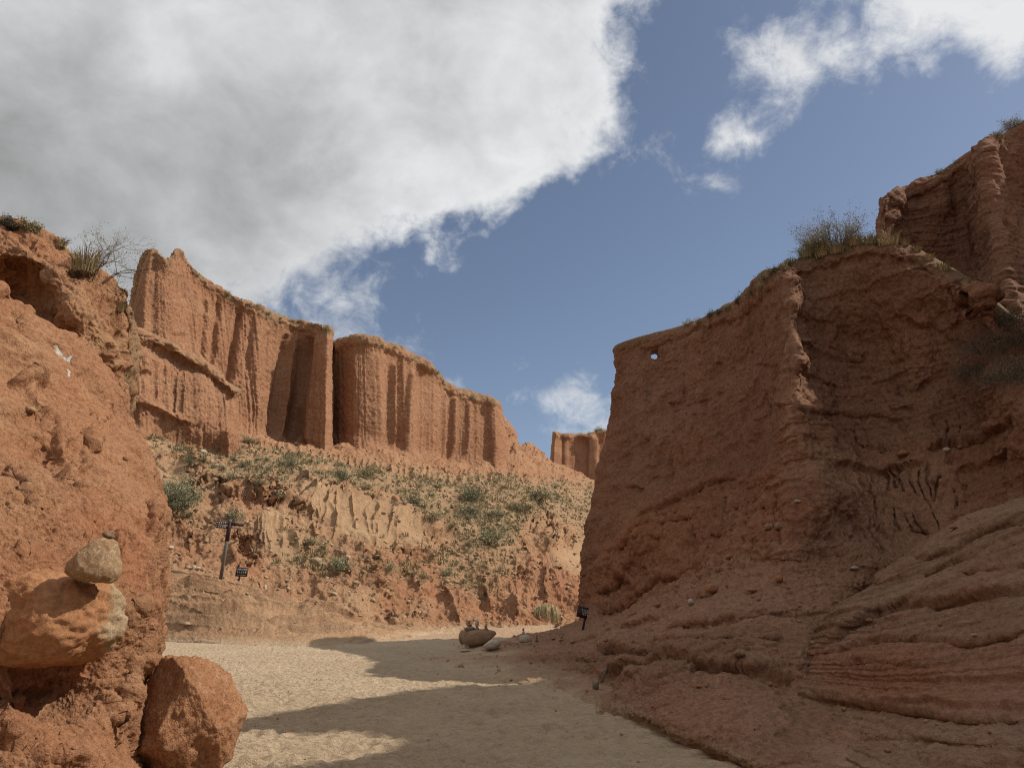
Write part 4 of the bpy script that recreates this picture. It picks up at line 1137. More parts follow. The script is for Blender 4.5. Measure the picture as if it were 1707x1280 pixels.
w.attr['red'] = np.clip(.75 * w.mask([(120, 840), (160, 830), (245, 870), (250, 930), (230, 1000), (150, 900)], 18) + .5 * np.clip(fbm(p, .9, 3, .5, 90), 0, 1) + .35 * w.mask([(0, 600), (70, 660), (80, 780), (20, 770)], 22), 0, 1)
w.attr['bed'] = .5 + 0 * w.px
ww = w.groove([(99, 578), (108, 588), (125, 601)], -1, 2.6, .05) + w.groove([(108, 617), (114, 626)], -1, 3.4, .05)
w.attr['white'] = np.clip((ww - .35) * 4, 0, 1) * np.clip(1 + 1.0 * fbm(p, .08, 3, .6, 91), 0, 1)
w.build('rock_outcrop', M['near'], 'sunlit leaning orange rock face filling the left foreground')

# knobs above it
KC = [[(-260, 330, 12.5), (-260, 380, 12), (-260, 430, 11.8), (-260, 480, 12.4), (-260, 560, 13.2)], [(-100, 352, 12.8), (-100, 385, 12.2), (-100, 425, 12.0), (-100, 465, 12.8), (-100, 560, 13.6)],
      [(0, 372, 13), (0, 395, 12.4), (0, 425, 12.2), (0, 450, 12.9), (0, 560, 13.6)], [(50, 378, 13.2), (50, 400, 12.5), (55, 432, 12.3), (55, 462, 12.9), (55, 570, 13.7)],
      [(92, 396, 13.4), (90, 415, 12.9), (85, 440, 12.6), (85, 468, 12.5), (80, 560, 13.2)], [(118, 422, 13.3), (115, 445, 12.9), (110, 475, 12.2), (105, 520, 11.9), (100, 600, 13)],
      [(140, 438, 13.2), (138, 465, 12.6), (135, 505, 12.0), (135, 560, 11.8), (140, 650, 13)], [(168, 452, 13.5), (168, 485, 12.9), (168, 530, 12.3), (172, 590, 12.3), (180, 680, 13.2)],
      [(190, 478, 14), (193, 515, 13.5), (194, 560, 13.2), (198, 620, 13.2), (206, 700, 13.8)], [(198, 500, 15.4), (201, 540, 15.2), (202, 590, 15), (206, 640, 15), (212, 710, 15.2)],
      [(200, 520, 18), (202, 560, 18), (203, 600, 18), (206, 650, 18), (212, 720, 18)]]
KC = [[behind(c[0], -1.5, 4, -3), behind(c[0], -.4, 1.2, .1)] + c for c in KC]
w = KN = Patch([list(r) for r in zip(*KC)], 1.35, 240)
p = w.base
w.move(.20 * fbm(p, 1.3, 3, .5, 101) + .07 * fbm(p, .5, 2, .5, 102)); w.normals()
d = w.ledge([(-60, 440), (0, 440), (40, 452), (70, 462), (110, 458)], 8, 14, 14, 10, 1.6, .1) + w.groove([(85, 475), (110, 455), (122, 430)], 16, 10)
d = d + w.ledge([(55, 520), (75, 532), (105, 548), (140, 585), (175, 615), (200, 650)], 7, 18, 22, 14, 1.5, .08) + w.groove([(180, 560), (192, 600), (205, 620)], 10, 6)
d = d + w.ledge([(-20, 470), (30, 485), (60, 500)], 5, 7, 8, 8) + w.groove([(55, 400), (70, 415)], 7, 7) + w.ledge([(0, 415), (40, 425)], 4, 7, 10, 10)
w.move(d * w.unit); w.normals()
p = w.pos
w.move(.055 * fbm(p, .35, 4, .6, 103) + .05 * ridged(p, .28, 2, .6, 104) * np.clip(.4 + fbm(p, .9, 2, .5, 105), 0, 1)); w.normals()
p = w.pos
w.move(.018 * fbm(p, .07, 2, .6, 106)); w.normals()
w.attr['bed'] = .5 + 0 * w.px
w.attr['pale'] = np.clip(.15 + .4 * fbm(p, .8, 3, .5, 107), 0, .6)
w.attr['veg'] = .7 * np.clip(1 - (w.v - w.kv[1]) / (w.kv[2] - w.kv[1]), 0, 1)
w.build('rock_outcrop', M['near'], 'crumbly rounded knobs of rock topped by dry bushes at upper left')

# ------------------------------------------------------------------ helpers for things that stand on the rock
def near(w, px, py, r=5):
    """point and normal of a rock surface under a picture point (the nearest layer)"""
    if not hasattr(w, 'pp'): w.pp = proj(w.pos[..., 0], w.pos[..., 1], w.pos[..., 2])
    d = np.hypot(w.pp[0] - px, w.pp[1] - py)
    c = d < r
    if not c.any(): i = np.unravel_index(np.argmin(d), d.shape)
    else:
        yy = np.where(c, w.pos[..., 1] + d * .02, 1e9); i = np.unravel_index(np.argmin(yy), d.shape)
    return Vector(w.pos[i]), Vector(w.n[i])


def on_ground(px, py):
    x, y, z = P3(px, py, gY(px, py, .0))
    return Vector((x, y, 0.0))


def ico(sub):
    bm = bmesh.new(); bmesh.ops.create_icosphere(bm, subdivisions=sub, radius=1)
    v = np.array([q.co[:] for q in bm.verts]); f = np.array([[q.index for q in t.verts] for t in bm.faces]); bm.free()
    return v, f


ICO = {k: ico(k) for k in (1, 2, 3, 4, 5, 6)}


def stone_verts(seed, size, sub=4, planes=(), nplanes=7, cut=(.72, .95), rough=.06, fine=.02, soft=.9, cracks=0):
    v, f = ICO[sub]
    v = v.copy()
    rs = np.random.RandomState(seed)
    pl = list(planes)
    for _ in range(nplanes):
        n = rs.normal(size=3); n /= np.linalg.norm(n)
        pl.append((n, rs.uniform(*cut)))
    for n, dd in pl:
        n = np.array(n, float); n /= np.linalg.norm(n)
        e = v @ n - dd
        v = v - n * (np.maximum(e, 0) * soft)[:, None]
    n = v / np.linalg.norm(v, axis=1, keepdims=True)
    v = v + n * (rough * fbm(v + seed * 3.1, .9, 3, .5, seed % 50) + fine * fbm(v + seed, .22, 3, .6, seed % 37))[:, None]
    if cracks:
        v = v - n * (cracks * np.maximum(0, ridged(v * np.array([1, 1, .6]) + seed, .8, 2, .5, 3) - .8) * 1.6 - .02 * fbm(v + seed, .09, 3, .65, 5))[:, None]
    return v * np.array(size) / 2, f


def stone(label, cat, loc, size, mat, seed, rot=(0, 0, 0), name='stone', group=None, sink_=.08, crust=None, **k):
    v, f = stone_verts(seed, size, **k)
    Rm = np.array(Euler(rot).to_matrix())
    v = v @ Rm.T
    v[:, 2] -= v[:, 2].min() + sink_ * size[2]
    o = mesh_from(name, v, f, mat)
    o.location = loc
    if crust is not None:
        at = o.data.attributes.new('crust', 'FLOAT', 'POINT')
        at.data.foreach_set('value', np.clip(crust(v / np.array(size) * 2), 0, 1).astype(np.float32))
    tag(o, label, cat, group)
    return o


class MB:
    def __init__(s): s.v, s.f, s.mi, s.n = [], [], [], 0

    def add(s, v, f, m=0):
        s.v.append(np.asarray(v, float)); s.f.append(np.asarray(f) + s.n); s.mi.append(np.full(len(f), m)); s.n += len(v)

    def box(s, c, size, rot=None, m=0):
        q = np.array([[x, y, z] for x in (-.5, .5) for y in (-.5, .5) for z in (-.5, .5)]) * np.array(size)
        if rot is not None: q = q @ np.array(Euler(rot).to_matrix()).T
        s.add(q + np.array(c), [[0, 1, 3, 2], [4, 6, 7, 5], [0, 4, 5, 1], [2, 3, 7, 6], [0, 2, 6, 4], [1, 5, 7, 3]], m)

    def tube(s, p0, p1, r0, r1, m=0, k=4):
        p0, p1 = np.array(p0, float), np.array(p1, float)
        d = p1 - p0; L = np.linalg.norm(d)
        if L < 1e-6: return
        d /= L
        a = np.cross(d, [0, 0, 1.0]) if abs(d[2]) < .9 else np.cross(d, [1.0, 0, 0])
        a /= np.linalg.norm(a); b = np.cross(d, a)
        t = np.arange(k) * 2 * np.pi / k
        ring = np.cos(t)[:, None] * a + np.sin(t)[:, None] * b
        s.add(np.concatenate([p0 + ring * r0, p1 + ring * r1]), [[i, (i + 1) % k, k + (i + 1) % k, k + i] for i in range(k)], m)

    def quad(s, c, u, v, m=0):
        c, u, v = map(np.array, (c, u, v))
        s.add(np.array([c - u, c - v * .5, c + u, c + v * .5]), [[0, 1, 2, 3]], m)

    def build(s, name, mats, parent=None, smooth=False):
        if not s.v: s.box((0, 0, 0), (.001, .001, .001))
        o = mesh_from(name, np.concatenate(s.v), np.concatenate(s.f), None, smooth, parent)
        for m in (mats if isinstance(mats, (list, tuple)) else [mats]): o.data.materials.append(m)
        mi = np.concatenate(s.mi).astype(np.int32)
        if len(mi) == len(o.data.polygons): o.data.polygons.foreach_set('material_index', mi)
        return o


def empty(name, loc, label, cat, group=None, rot=(0, 0, 0)):
    o = bpy.data.objects.new(name, None); COL.objects.link(o)
    o.location = loc; o.rotation_euler = rot; o.empty_display_size = .2
    return tag(o, label, cat, group)


def branches(tw, lf, rs, p, d, L, r, depth, leaf, spread, droop=0.0, nleaf=5, crook=.35):
    """one crooked branch with its side twigs"""
    n = 3 if depth > 0 else 2
    for i in range(n):
        d = d + rs.normal(size=3) * crook * .5 + np.array([0, 0, -droop])
        d /= np.linalg.norm(d)
        q = p + d * L / n
        tw.tube(p, q, r, r * .78, 0, 3)
        r *= .78
        p = q
        if depth > 0:
            for _ in range(rs.randint(1, 3)):
                e = d + rs.normal(size=3) * spread; e /= np.linalg.norm(e)
                branches(tw, lf, rs, p, e, L * rs.uniform(.4, .68), r * .72, depth - 1, leaf, spread, droop, nleaf, crook)
        if lf is not None and depth <= 1:
            for _ in range(nleaf):
                u = rs.normal(size=3); u /= np.linalg.norm(u); v = np.cross(u, rs.normal(size=3)); v /= np.linalg.norm(v)
                lf.quad(p + rs.normal(size=3) * leaf * 1.6, u * leaf, v * leaf * .9, 1)


def bush_parts(seed, h, nst, r, depth, leaf, lean=(0, 0, 0), wide=.8, spread=.55, droop=0.0, nleaf=5, crook=.35, leaves=True):
    rs = np.random.RandomState(seed)
    tw, lf = MB(), MB()
    for i in range(nst):
        a = rs.uniform(0, 2 * np.pi)
        d = np.array([np.cos(a) * wide * rs.rand() ** .5, np.sin(a) * wide * rs.rand() ** .5, 1.0]) + np.array(lean)
        d /= np.linalg.norm(d)
        branches(tw, lf if leaves else None, rs, np.array([np.cos(a), np.sin(a), -.15]) * .10 * h, d, h * rs.uniform(.5, .85), r, depth, leaf, spread, droop, nleaf, crook)
    return tw, lf


def tuft_mesh(seed, h, n, width=.012, spread=.5, bow=.6, m=0, lean=(0, 0)):
    rs = np.random.RandomState(seed)
    mb = MB()
    for i in range(n):
        a = rs.uniform(0, 2 * np.pi); rr = spread * h * .35 * rs.rand() ** .5
        b = np.array([np.cos(a) * rr, np.sin(a) * rr, -.05 * h])
        dr = np.array([np.cos(a), np.sin(a), 0]) * bow * rs.uniform(.2, 1) + np.array([lean[0], lean[1], 0])
        L = h * rs.uniform(.55, 1.05)
        p1 = b + np.array([dr[0] * .35 * L, dr[1] * .35 * L, .6 * L]); p2 = b + np.array([dr[0] * L, dr[1] * L, L * (1 - .35 * np.linalg.norm(dr))])
        s_ = np.array([-np.sin(a + rs.normal() * .8), np.cos(a), 0]) * width
        mb.add([b - s_, b + s_, p1 + s_ * .8, p1 - s_ * .8, p2 + s_ * .15, p2 - s_ * .15], [[0, 1, 2, 3], [3, 2, 4, 5]], m)
    return mb


# ------------------------------------------------------------------ near boulders and the balanced stones
v_c = P3(84, 1026, 6.0)
w_ = 5.95 / FL
bigb = stone('rounded boulder bulging from the left rock face, red mud crust with a pale bare end', 'boulder', v_c - np.array([.02, 0, .40]), (1.06, .96, .82), M['crusted'], 5,
             name='embedded_boulder', sub=6, nplanes=0, planes=[((0, 0, -1), .70), ((.3, -.2, -1), .86), ((1, -.1, .1), .90), ((-.1, -1, .15), .86), ((.5, -.6, .5), .93), ((.1, -.2, 1), .84), ((.8, -.2, -.6), .9)],
             rough=.13, fine=.045, sink_=0, soft=.62, cracks=.03, crust=lambda v: np.clip((.76 - .85 * v[:, 0] - .52 * v[:, 1] * .9 + .12 * fbm(v, .7, 4, .65, 3)) * 9, 0, 1))
cs = P3(153, 969, 5.74)
cair = stone('pale speckled domed stone balanced on the mud crusted boulder', 'stone', cs, (.37, .33, .45), M['granite'], 11, rot=(R(-4), R(8), R(10)), name='balanced_stone', sub=5, nplanes=3, cut=(.85, .97),
             planes=[((0, 0, -1), .30), ((-.66, -.1, .66), .68), ((.92, -.2, .30), .78), ((.15, -.9, .4), .80), ((.5, -.3, -.7), .80), ((-.1, .1, 1), .93)], rough=.07, fine=.05, sink_=.03, soft=.72)
top = max((cair.matrix_world @ v.co if False else Vector(v.co) for v in cair.data.vertices), key=lambda q: q.z)
stone('small brown pebble on top of the speckled domed stone', 'pebble', Vector(cs) + Vector((top.x, top.y, top.z - .006)), (.105, .085, .062), M['brownstone'], 12, name='pebble', sub=4, nplanes=6, sink_=.06)
lb = on_ground(292, 1306)
stone('big angular red sandstone boulder on the sand at the foot of the left rock face', 'boulder', lb + Vector((0.0, .10, 0)), (1.06, 1.05, 1.20), M['redstone'], 21, name='sandstone_boulder', sub=6, nplanes=3, cut=(.9, 1),
      planes=[((.82, -.15, .58), .62), ((.25, -.25, .92), .84), ((-.45, -.80, .35), .66), ((.35, -.9, .15), .68), ((.55, -.65, -.5), .74), ((-.95, -.1, .25), .74), ((.98, -.1, -.15), .80), ((-.1, -.6, -.8), .72), ((.6, -.4, .70), .76)],
      rough=.09, fine=.034, sink_=.06, soft=.95, cracks=.05)

# ------------------------------------------------------------------ boulder and little cairns in the middle of the wash
def ws(px0, px1, py, dz=0):
    """ground point and metre width for a stone that spans px0..px1 with its foot at py"""
    w, n = near(RW, (px0 + px1) / 2, py, 4)
    gr = on_ground((px0 + px1) / 2, py)
    q = gr if (not .5 < w.y / gr.y < 1.02) or w.z < 0 else w
    return q, (px1 - px0) * q.y / FL * 1.03


q, wd = ws(770, 826, 1074)
u = wd / 56
CB = q
stone('large brown boulder carrying small cairns in the middle of the wash', 'boulder', q + Vector((0, .35, 0)), (wd, wd * .62, 29 * u), M['brownstone'], 31, rot=(0, R(-3), R(8)), name='boulder', sub=5, nplanes=2, cut=(.9, 1),
      planes=[((.75, 0, -.62), .60), ((.1, 0, 1), .80), ((.45, -.1, .9), .82), ((0, -1, .1), .85)], rough=.07, fine=.012, sink_=.05)
q2, w2 = ws(763, 776, 1070)
stone('rounded brown stone tucked against the left end of the brown boulder', 'stone', q2 + Vector((0, .2, 0)), (w2 * 1.1, w2 * 1.2, 24 * u), M['brownstone'], 32, sub=4, nplanes=4, sink_=.08)
q3, w3 = ws(804, 833, 1078)
stone('pale flat topped stone in front of the brown boulder', 'stone', q3 + Vector((0, -.05, 0)), (w3, w3 * .8, 15 * u), M['palestone'], 33, rot=(0, R(-8), R(-10)), sub=4, planes=[((-.6, -.2, .75), .55), ((.1, 0, 1), .8)], nplanes=5, sink_=.1)
bz = q.z + 29 * u * .80


def stack(px, z, y, sizes, mat, labels, seed, unit, cats='stone', name='cairn_stone', group=None):
    """stones piled one on another; sizes in picture pixels (w, h)"""
    x = P3(px, 1060, y)[0]
    for k, ((a, b), lb_) in enumerate(zip(sizes, labels)):
        stone(lb_, cats, (x + rng.uniform(-.03, .03) * a * unit, y, z), (a * unit, a * unit * .8, b * unit), mat[k % len(mat)], seed + k, rot=(0, rng.uniform(-.12, .12), rng.uniform(0, 3)), name=name, group=group, sub=3, nplanes=6, cut=(.7, .95), sink_=.06)
        z += b * unit * .86


yb = q.y + .30
stack(782, bz - 2 * u, yb, [(20, 9), (9, 5), (5, 6)], [M['greystone'], M['greystone']], ['wide flat grey slab at the left on top of the brown boulder', 'small grey stone on the wide slab', 'pointed tip stone crowning the slab pile'], 41, u)
stack(795, bz - 2 * u, yb - .05, [(8, 8), (7, 12)], [M['greystone'], M['palestone']], ['squat dark stone wedged beside the slab pile on the brown boulder', 'tall pointed pale stone standing beside the slab pile'], 51, u)
stack(810, bz - 1.5 * u, yb, [(8, 6), (5, 5)], [M['greystone']], ['lower stone of the small two stone cairn near the right end of the brown boulder', 'upper stone of the small two stone cairn near the right end of the brown boulder'], 61, u)
stack(818, bz - 3.5 * u, yb, [(5, 5)], [M['palestone']], ['tiny pale pebble at the right end of the brown boulder'], 65, u)
q4, w4 = ws(863, 883, 1067)
u4 = q4.y / FL
stone('pale dome shaped stone standing alone right of the brown boulder', 'stone', q4 + Vector((0, .1, 0)), (w4, w4 * .8, 16 * u4), M['palestone'], 71, sub=4, nplanes=4, planes=[((0, 0, -1), .5), ((.8, 0, .6), .75)], sink_=.05)
stack(872.5, q4.z + 12 * u4, q4.y + .12, [(6, 5), (4.5, 5)], [M['palestone'], M['greystone']], ['small stone set on the pale dome shaped stone', 'tip stone on top of the pale dome shaped stone'], 72, u4)
q5, w5 = ws(891, 898, 1065)
stack(894.5, q5.z - .01, q5.y, [(7, 5), (5, 4), (3.5, 4)], [M['brownstone'], M['greystone']], ['bottom stone of the three stone cairn on the flat sand', 'middle stone of the three stone cairn on the flat sand', 'top stone of the three stone cairn on the flat sand'], 81, q5.y / FL)
q6, w6 = ws(931, 940, 1064)
stack(935, q6.z - .01, q6.y, [(8, 3.5), (3, 4)], [M['clod'], M['greystone']], ['flat red stone near the foot of the canyon wall apron', 'tiny upright stone on the flat red stone'], 91, q6.y / FL)
for (px, py, sw, sh, mt, lb_) in [(774, 1074, 5, 6, 'palestone', 'tiny pale stone leaning before the left end of the brown boulder'), (776, 1082, 16, 4, 'palestone', 'low pale slab lying in front of the brown boulder'),
                                  (884, 1069, 7, 2.5, 'palestone', 'flat pale chip beside the dome shaped stone'), (920, 1062, 8, 3, 'clod', 'flat dark clod between the cairn and the apron'),
                                  (952, 1069, 9, 6, 'clod', 'crumbling red clod at the tip of the apron')]:
    qq, ww_ = ws(px - sw / 2, px + sw / 2, py)
    stone(lb_, 'stone', qq, (sw * qq.y / FL, sw * .8 * qq.y / FL, sh * qq.y / FL), M[mt], int(px), sub=3, nplanes=6, sink_=.12)

# loose stones on the right apron, the wall and the slope
for (wp, px, py, sw, sh, mt, name, lb_) in [
        (RW, 1380, 1046, 24, 17, 'clod', 'clod', 'rough blocky clod lying on the apron left of the bank'),
        (RW, 1235, 1093, 22, 13, 'brownstone', 'stone', 'smooth oval stone on the lip of the lower apron'),
        (RW, 1281, 881, 15, 13, 'brownstone', 'stone', 'left of two round stones stuck in the buttress'),
        (RW, 1297, 878, 14, 13, 'brownstone', 'stone', 'right of two round stones stuck in the buttress'),
        (RW, 1330, 838, 12, 6, 'palestone', 'stone', 'small flat pale stone on the buttress above the two round stones'),
        (RW, 1485, 958, 14, 8, 'palestone', 'stone', 'pale stone in the gully where the rilled fan meets the bank'),
        (RW, 1300, 968, 14, 12, 'clod', 'stone', 'pointed red stone on the upper apron below the buttress'),
        (RW, 1253, 985, 16, 8, 'clod', 'stone', 'flat red slab on the upper apron'),
        (RW, 1152, 1006, 11, 12, 'palestone', 'stone', 'small upright pale stone on the upper apron'),
        (RW, 1186, 982, 22, 15, 'clod', 'clod', 'jagged dark clod pile on the upper apron'),
        (RW, 1214, 928, 12, 8, 'clod', 'stone', 'reddish stone perched on the broken foot of the wall'),
        (RW, 1095, 1008, 12, 9, 'clod', 'stone', 'dark stone at the foot of the wall near the sign'),
        (RW, 1424, 948, 14, 6, 'palestone', 'stone', 'thin pale slab below the rilled fan'),
        (RW, 1505, 757, 20, 11, 'clod', 'stone', 'flat capstone jutting from the bay wall above the rills'),
        (RW, 1578, 752, 12, 9, 'palestone', 'stone', 'pale stone lodged on the ledge right of the rills'),
        (RW, 1600, 746, 11, 8, 'clod', 'stone', 'red stone lodged on the ledge right of the rills'),
        (RW, 993, 1144, 13, 17, 'greystone', 'stone', 'dark grey stone at the foot of the apron beside the sand'),
        (RW, 1001, 1136, 10, 18, 'wood', 'driftwood', 'short dark piece of wood leaning on the grey stone'),
        (RW, 1165, 1145, 9, 5, 'clod', 'stone', 'little red stone on the lower apron bulge'),
        (RW, 1376, 1079, 8, 5, 'palestone', 'stone', 'small pale stone beside the gully line'),
        (BK, 1625, 1060, 10, 5, 'palestone', 'stone', 'small pale stone on the middle of the bank'),
        (BK, 1590, 880, 15, 6, 'clod', 'stone', 'flat stone on the top edge of the bank'),
        (BK, 1450, 1035, 12, 7, 'clod', 'stone', 'red stone at the left end of the bank'),
        (SL, 338, 752, 16, 11, 'palestone', 'stone', 'pale rock on the scree under the lower fluted cliff'),
        (SL, 528, 936, 20, 18, 'scree', 'boulder', 'round tan boulder on the slope right of the notice board'),
        (SL, 831, 906, 12, 8, 'palestone', 'stone', 'pale rock beside a scrub bush on the slope'),
        (SL, 288, 912, 11, 7, 'palestone', 'stone', 'pale stone below the left overhang'),
        (SL, 315, 946, 8, 6, 'palestone', 'stone', 'pale stone left of the signpost pile'),
        (SL, 323, 944, 7, 9, 'palestone', 'stone', 'pale upright stone in the pile left of the signpost'),
        (SL, 330, 948, 10, 6, 'palestone', 'stone', 'flat pale stone in the pile left of the signpost'),
        (SL, 338, 947, 7, 5, 'scree', 'stone', 'tan stone in the pile left of the signpost'),
        (SL, 352, 950, 8, 5, 'scree', 'stone', 'tan stone nearest the foot of the signpost'),
        (SL, 312, 1037, 13, 6, 'scree', 'stone', 'flat stone lying on the smooth ledges at left'),
        (SL, 443, 978, 6, 10, 'palestone', 'stone', 'small pale upright stone right of the notice board'),
        (SL, 660, 832, 13, 14, 'clod', 'stone', 'dark rock on the lip above the pale rilled fan'),
        (OC, 52, 690, 22, 14, 'crusted', 'stone', 'small oval stone stuck in the left rock face below the hollow'),
        (OC, 210, 765, 12, 9, 'redstone', 'stone', 'small curved stone near the right edge of the left rock face')]:
    pnt, nn = near(wp, px, py, 3.5)
    uu = pnt.y / FL
    if name == 'driftwood':
        mb = MB(); mb.tube((0, 0, -.02), (.10, .02, .17), .022, .030, 0, 7); mb.tube((.10, .02, .17), (.13, .03, .24), .030, .012, 0, 7); mb.tube((.07, .01, .10), (.02, .0, .17), .014, .006, 0, 6)
        o = tag(mb.build('driftwood', M['wood'], smooth=True), lb_, 'driftwood'); o.location = pnt
        continue
    kw = {}
    if mt == 'crusted': kw['crust'] = lambda v: .5 + fbm(v, .6, 2)
    stone(lb_, name, pnt + nn * (sw * uu * .12), (sw * uu, sw * uu * .85, sh * uu), M[mt], int(px * 7 + py) % 900, rot=(0, rng.uniform(-.15, .15), rng.uniform(0, 6)), name=name, sub=3, nplanes=6, sink_=.3, **kw)

# ------------------------------------------------------------------ signs
def glyphs(board, n, w, h, y, cx=0, cz=0, seed=0):
    """a row of n dense square characters, as little raised strokes"""
    rs = np.random.RandomState(seed)
    step = w / n
    for i in range(n):
        mb = MB()
        x0 = cx - w / 2 + step * (i + .5)
        s_ = min(step * .74, h)
        t = s_ * .15
        for z in ([.42, 0, -.42] if rs.rand() < .5 else [.30, -.38]):
            mb.box((x0, y, cz + z * s_), (s_ * rs.uniform(.65, 1), .004, t))
        for xx in ([0] if rs.rand() < .5 else [-.32, .30]):
            mb.box((x0 + xx * s_, y - .003, cz), (t, .004, s_ * rs.uniform(.75, 1)))
        mb.build('character', M['white'], board)


p0, _ = near(SL, 368, 961, 4)
u = p0.y / FL
sp = empty('signpost', p0, 'tall leaning grey wooden signpost with dark arrow boards on the left slope', 'signpost', rot=(0, R(3.6), 0))
H_ = 95 * u
mb = MB(); mb.box((0, 0, H_ * .5 - .15), (.125, .125, H_ + .3)); mb.box((0, 0, H_ + .012), (.15, .15, .03))
mb.build('post', M['wood'], sp)
mb = MB(); mb.box((0, 0, H_ * .80), (.15, .15, H_ * .34)); mb.build('bracket', M['board'], sp)
for k, z in enumerate((.935, .868)):
    W_ = 22 * u
    b_ = MB()
    zz = H_ * z; hh = .075
    x0, x1 = -W_ - .02, -.06
    prof = [(x1, zz - hh), (x1, zz + hh), (x0 + .07, zz + hh), (x0, zz), (x0 + .07, zz - hh)]
    b_.add([(x, -.095, q_) for x, q_ in prof] + [(x, -.06, q_) for x, q_ in prof], [[0, 1, 2, 2], [0, 2, 3, 3], [0, 3, 4, 4]] and [[0, 1, 2, 4], [4, 2, 3, 3]][:1] + [[5, 9, 7, 6], [0, 5, 6, 1], [1, 6, 7, 2], [2, 7, 8, 3], [3, 8, 9, 4], [4, 9, 5, 0]])
    b_.add([(x0 + .07, -.095, zz + hh), (x0, -.095, zz), (x0 + .035, -.095, zz - hh * .5), (x0 + .07, -.095, zz - hh)], [[0, 1, 2, 3]])
    o = b_.build('arrow_board', M['board'], sp)
    l_ = MB(); glyphs(o, 4, W_ * .62, .085, -.099, (x0 + x1) / 2 + .04, zz, 3 + k)
    l_.box((x0 + .085, -.098, zz), (.055, .004, .03)); l_.build('arrow_mark', M['white'], o)
b_ = MB(); b_.box((.30, .16, H_ * .93), (.62, .035, .16), (0, 0, R(38))); b_.box((.30, .16, H_ * .865), (.62, .035, .02), (0, 0, R(38)))
b_.build('arrow_board', M['board'], sp)

p1, _ = near(SL, 400, 965, 4)
u = p1.y / FL
nb = empty('notice_board', p1, 'small dark notice board with two rows of white characters beside the signpost', 'notice board', rot=(R(-6), R(3), R(-6)))
mb = MB(); mb.box((-.02, .03, .10), (.07, .05, .5)); mb.box((-.06, .02, -.02), (.14, .06, .05)); mb.build('stand', M['board'], nb)
bw, bh = 19.5 * u, 14.5 * u
mb = MB(); mb.box((.06, 0, .20 + bh / 2), (bw, .04, bh)); o = mb.build('board', M['board'], nb)
glyphs(o, 5, bw * .86, bh * .25, -.024, .06, .20 + bh * .76, 11); glyphs(o, 5, bw * .86, bh * .25, -.024, .06, .20 + bh * .45, 12)
mb = MB(); mb.box((.06, -.022, .20 + bh * .14), (bw * .8, .006, bh * .10)); mb.build('lower_rail', M['wood'], o)

p2, _ = near(RW, 969, 1040, 5)
u = p2.y / FL
sg = empty('warning_sign', p2 + Vector((-.05, -.35, -.05)), 'dark tilted sign board on a short post at the foot of the right canyon wall', 'sign', rot=(0, R(13), R(10)))
mb = MB(); mb.box((.02, .03, .18), (.06, .06, .7)); mb.build('post', M['board'], sg)
bw, bh = 17 * u, 17 * u
mb = MB(); mb.box((-.10, 0, .30 + bh / 2), (bw, .035, bh)); o = mb.build('board', M['board'], sg)
for k in range(3): glyphs(o, 4 - (k == 2), bw * .62, bh * .13, -.02, -.04 + .02 * k, .30 + bh * (.74 - .19 * k), 20 + k)

# ------------------------------------------------------------------ bushes and grass
def bush(label, cat, loc, seed, h, nst=14, r=.012, depth=2, leaf=.02, mats=('twig', 'leaf'), group=None, name='shrub', **k):
    e = empty(name, loc, label, cat, group)
    tw, lf = bush_parts(seed, h, nst, r, depth, leaf, **k)
    tw.mi = [x * 0 for x in tw.mi]; lf.mi = [x * 0 for x in lf.mi]
    tw.build('branches', M[mats[0]], e)
    if lf.v: lf.build('foliage', M[mats[1]], e)
    return e


def tuft(label, loc, seed, h, n=70, mat='straw', width=.010, group=None, name='grass_tuft', **k):
    mb = tuft_mesh(seed, h, n, width, **k)
    o = tag(mb.build(name, M[mat]), label, 'grass', group)
    o.location = loc
    return o


# left skyline
P_, _ = near(KN, 158, 462, 6)
bush('large bare crooked thorn bush leaning right off the upper left knob', 'bush', P_ + Vector((0, .1, -.05)), 101, 1.25, 7, .013, 3, .014, ('twig', 'olive'), lean=(1.0, -.1, .15), wide=.9, spread=.75, nleaf=1, crook=.55, name='thorn_bush')
P_, _ = near(KN, 138, 448, 6)
bush('sparse thorn branches standing up behind the straw tuft on the upper left knob', 'bush', P_ + Vector((0, .15, -.05)), 102, .72, 5, .011, 2, .018, ('twig', 'leaf'), lean=(-.1, 0, .4), wide=.6, spread=.6, nleaf=1, crook=.5, name='thorn_bush')
P_, _ = near(KN, 146, 450, 6)
tuft('dense dry straw tuft at the foot of the thorn bush', P_ + Vector((0, -.08, -.03)), 103, .52, 220, spread=1.1, bow=.5)
P_, _ = near(KN, 40, 382, 6)
bush('small brown leaved shrub on the topmost left knob', 'shrub', P_ + Vector((0, .1, -.04)), 104, .22, 12, .006, 2, .018, ('twig', 'olive'), wide=1.1)
P_, _ = near(KN, 4, 378, 6)
bush('dark spiky shrub at the left picture edge on the topmost knob', 'shrub', P_ + Vector((0, .1, -.03)), 105, .24, 14, .007, 2, .016, ('twig', 'dark'), wide=.6)
P_, _ = near(KN, 98, 408, 6)
tuft('olive tuft on the saddle between the two left knobs', P_ + Vector((0, .05, -.02)), 106, .24, 90, 'olive', spread=1.0, bow=.7)
P_, _ = near(KN, 200, 520, 6)
tuft('brown hanging tuft below the thorn bush', P_, 107, .30, 90, 'straw', spread=.8, bow=1.0)
P_, _ = near(SL, 283, 850, 6)
bush('tall grey green bush growing just right of the left rock face', 'bush', P_ + Vector((0, 0, -.1)), 108, 1.75, 26, .016, 2, .05, ('twig', 'leaf'), wide=.8, nleaf=6)

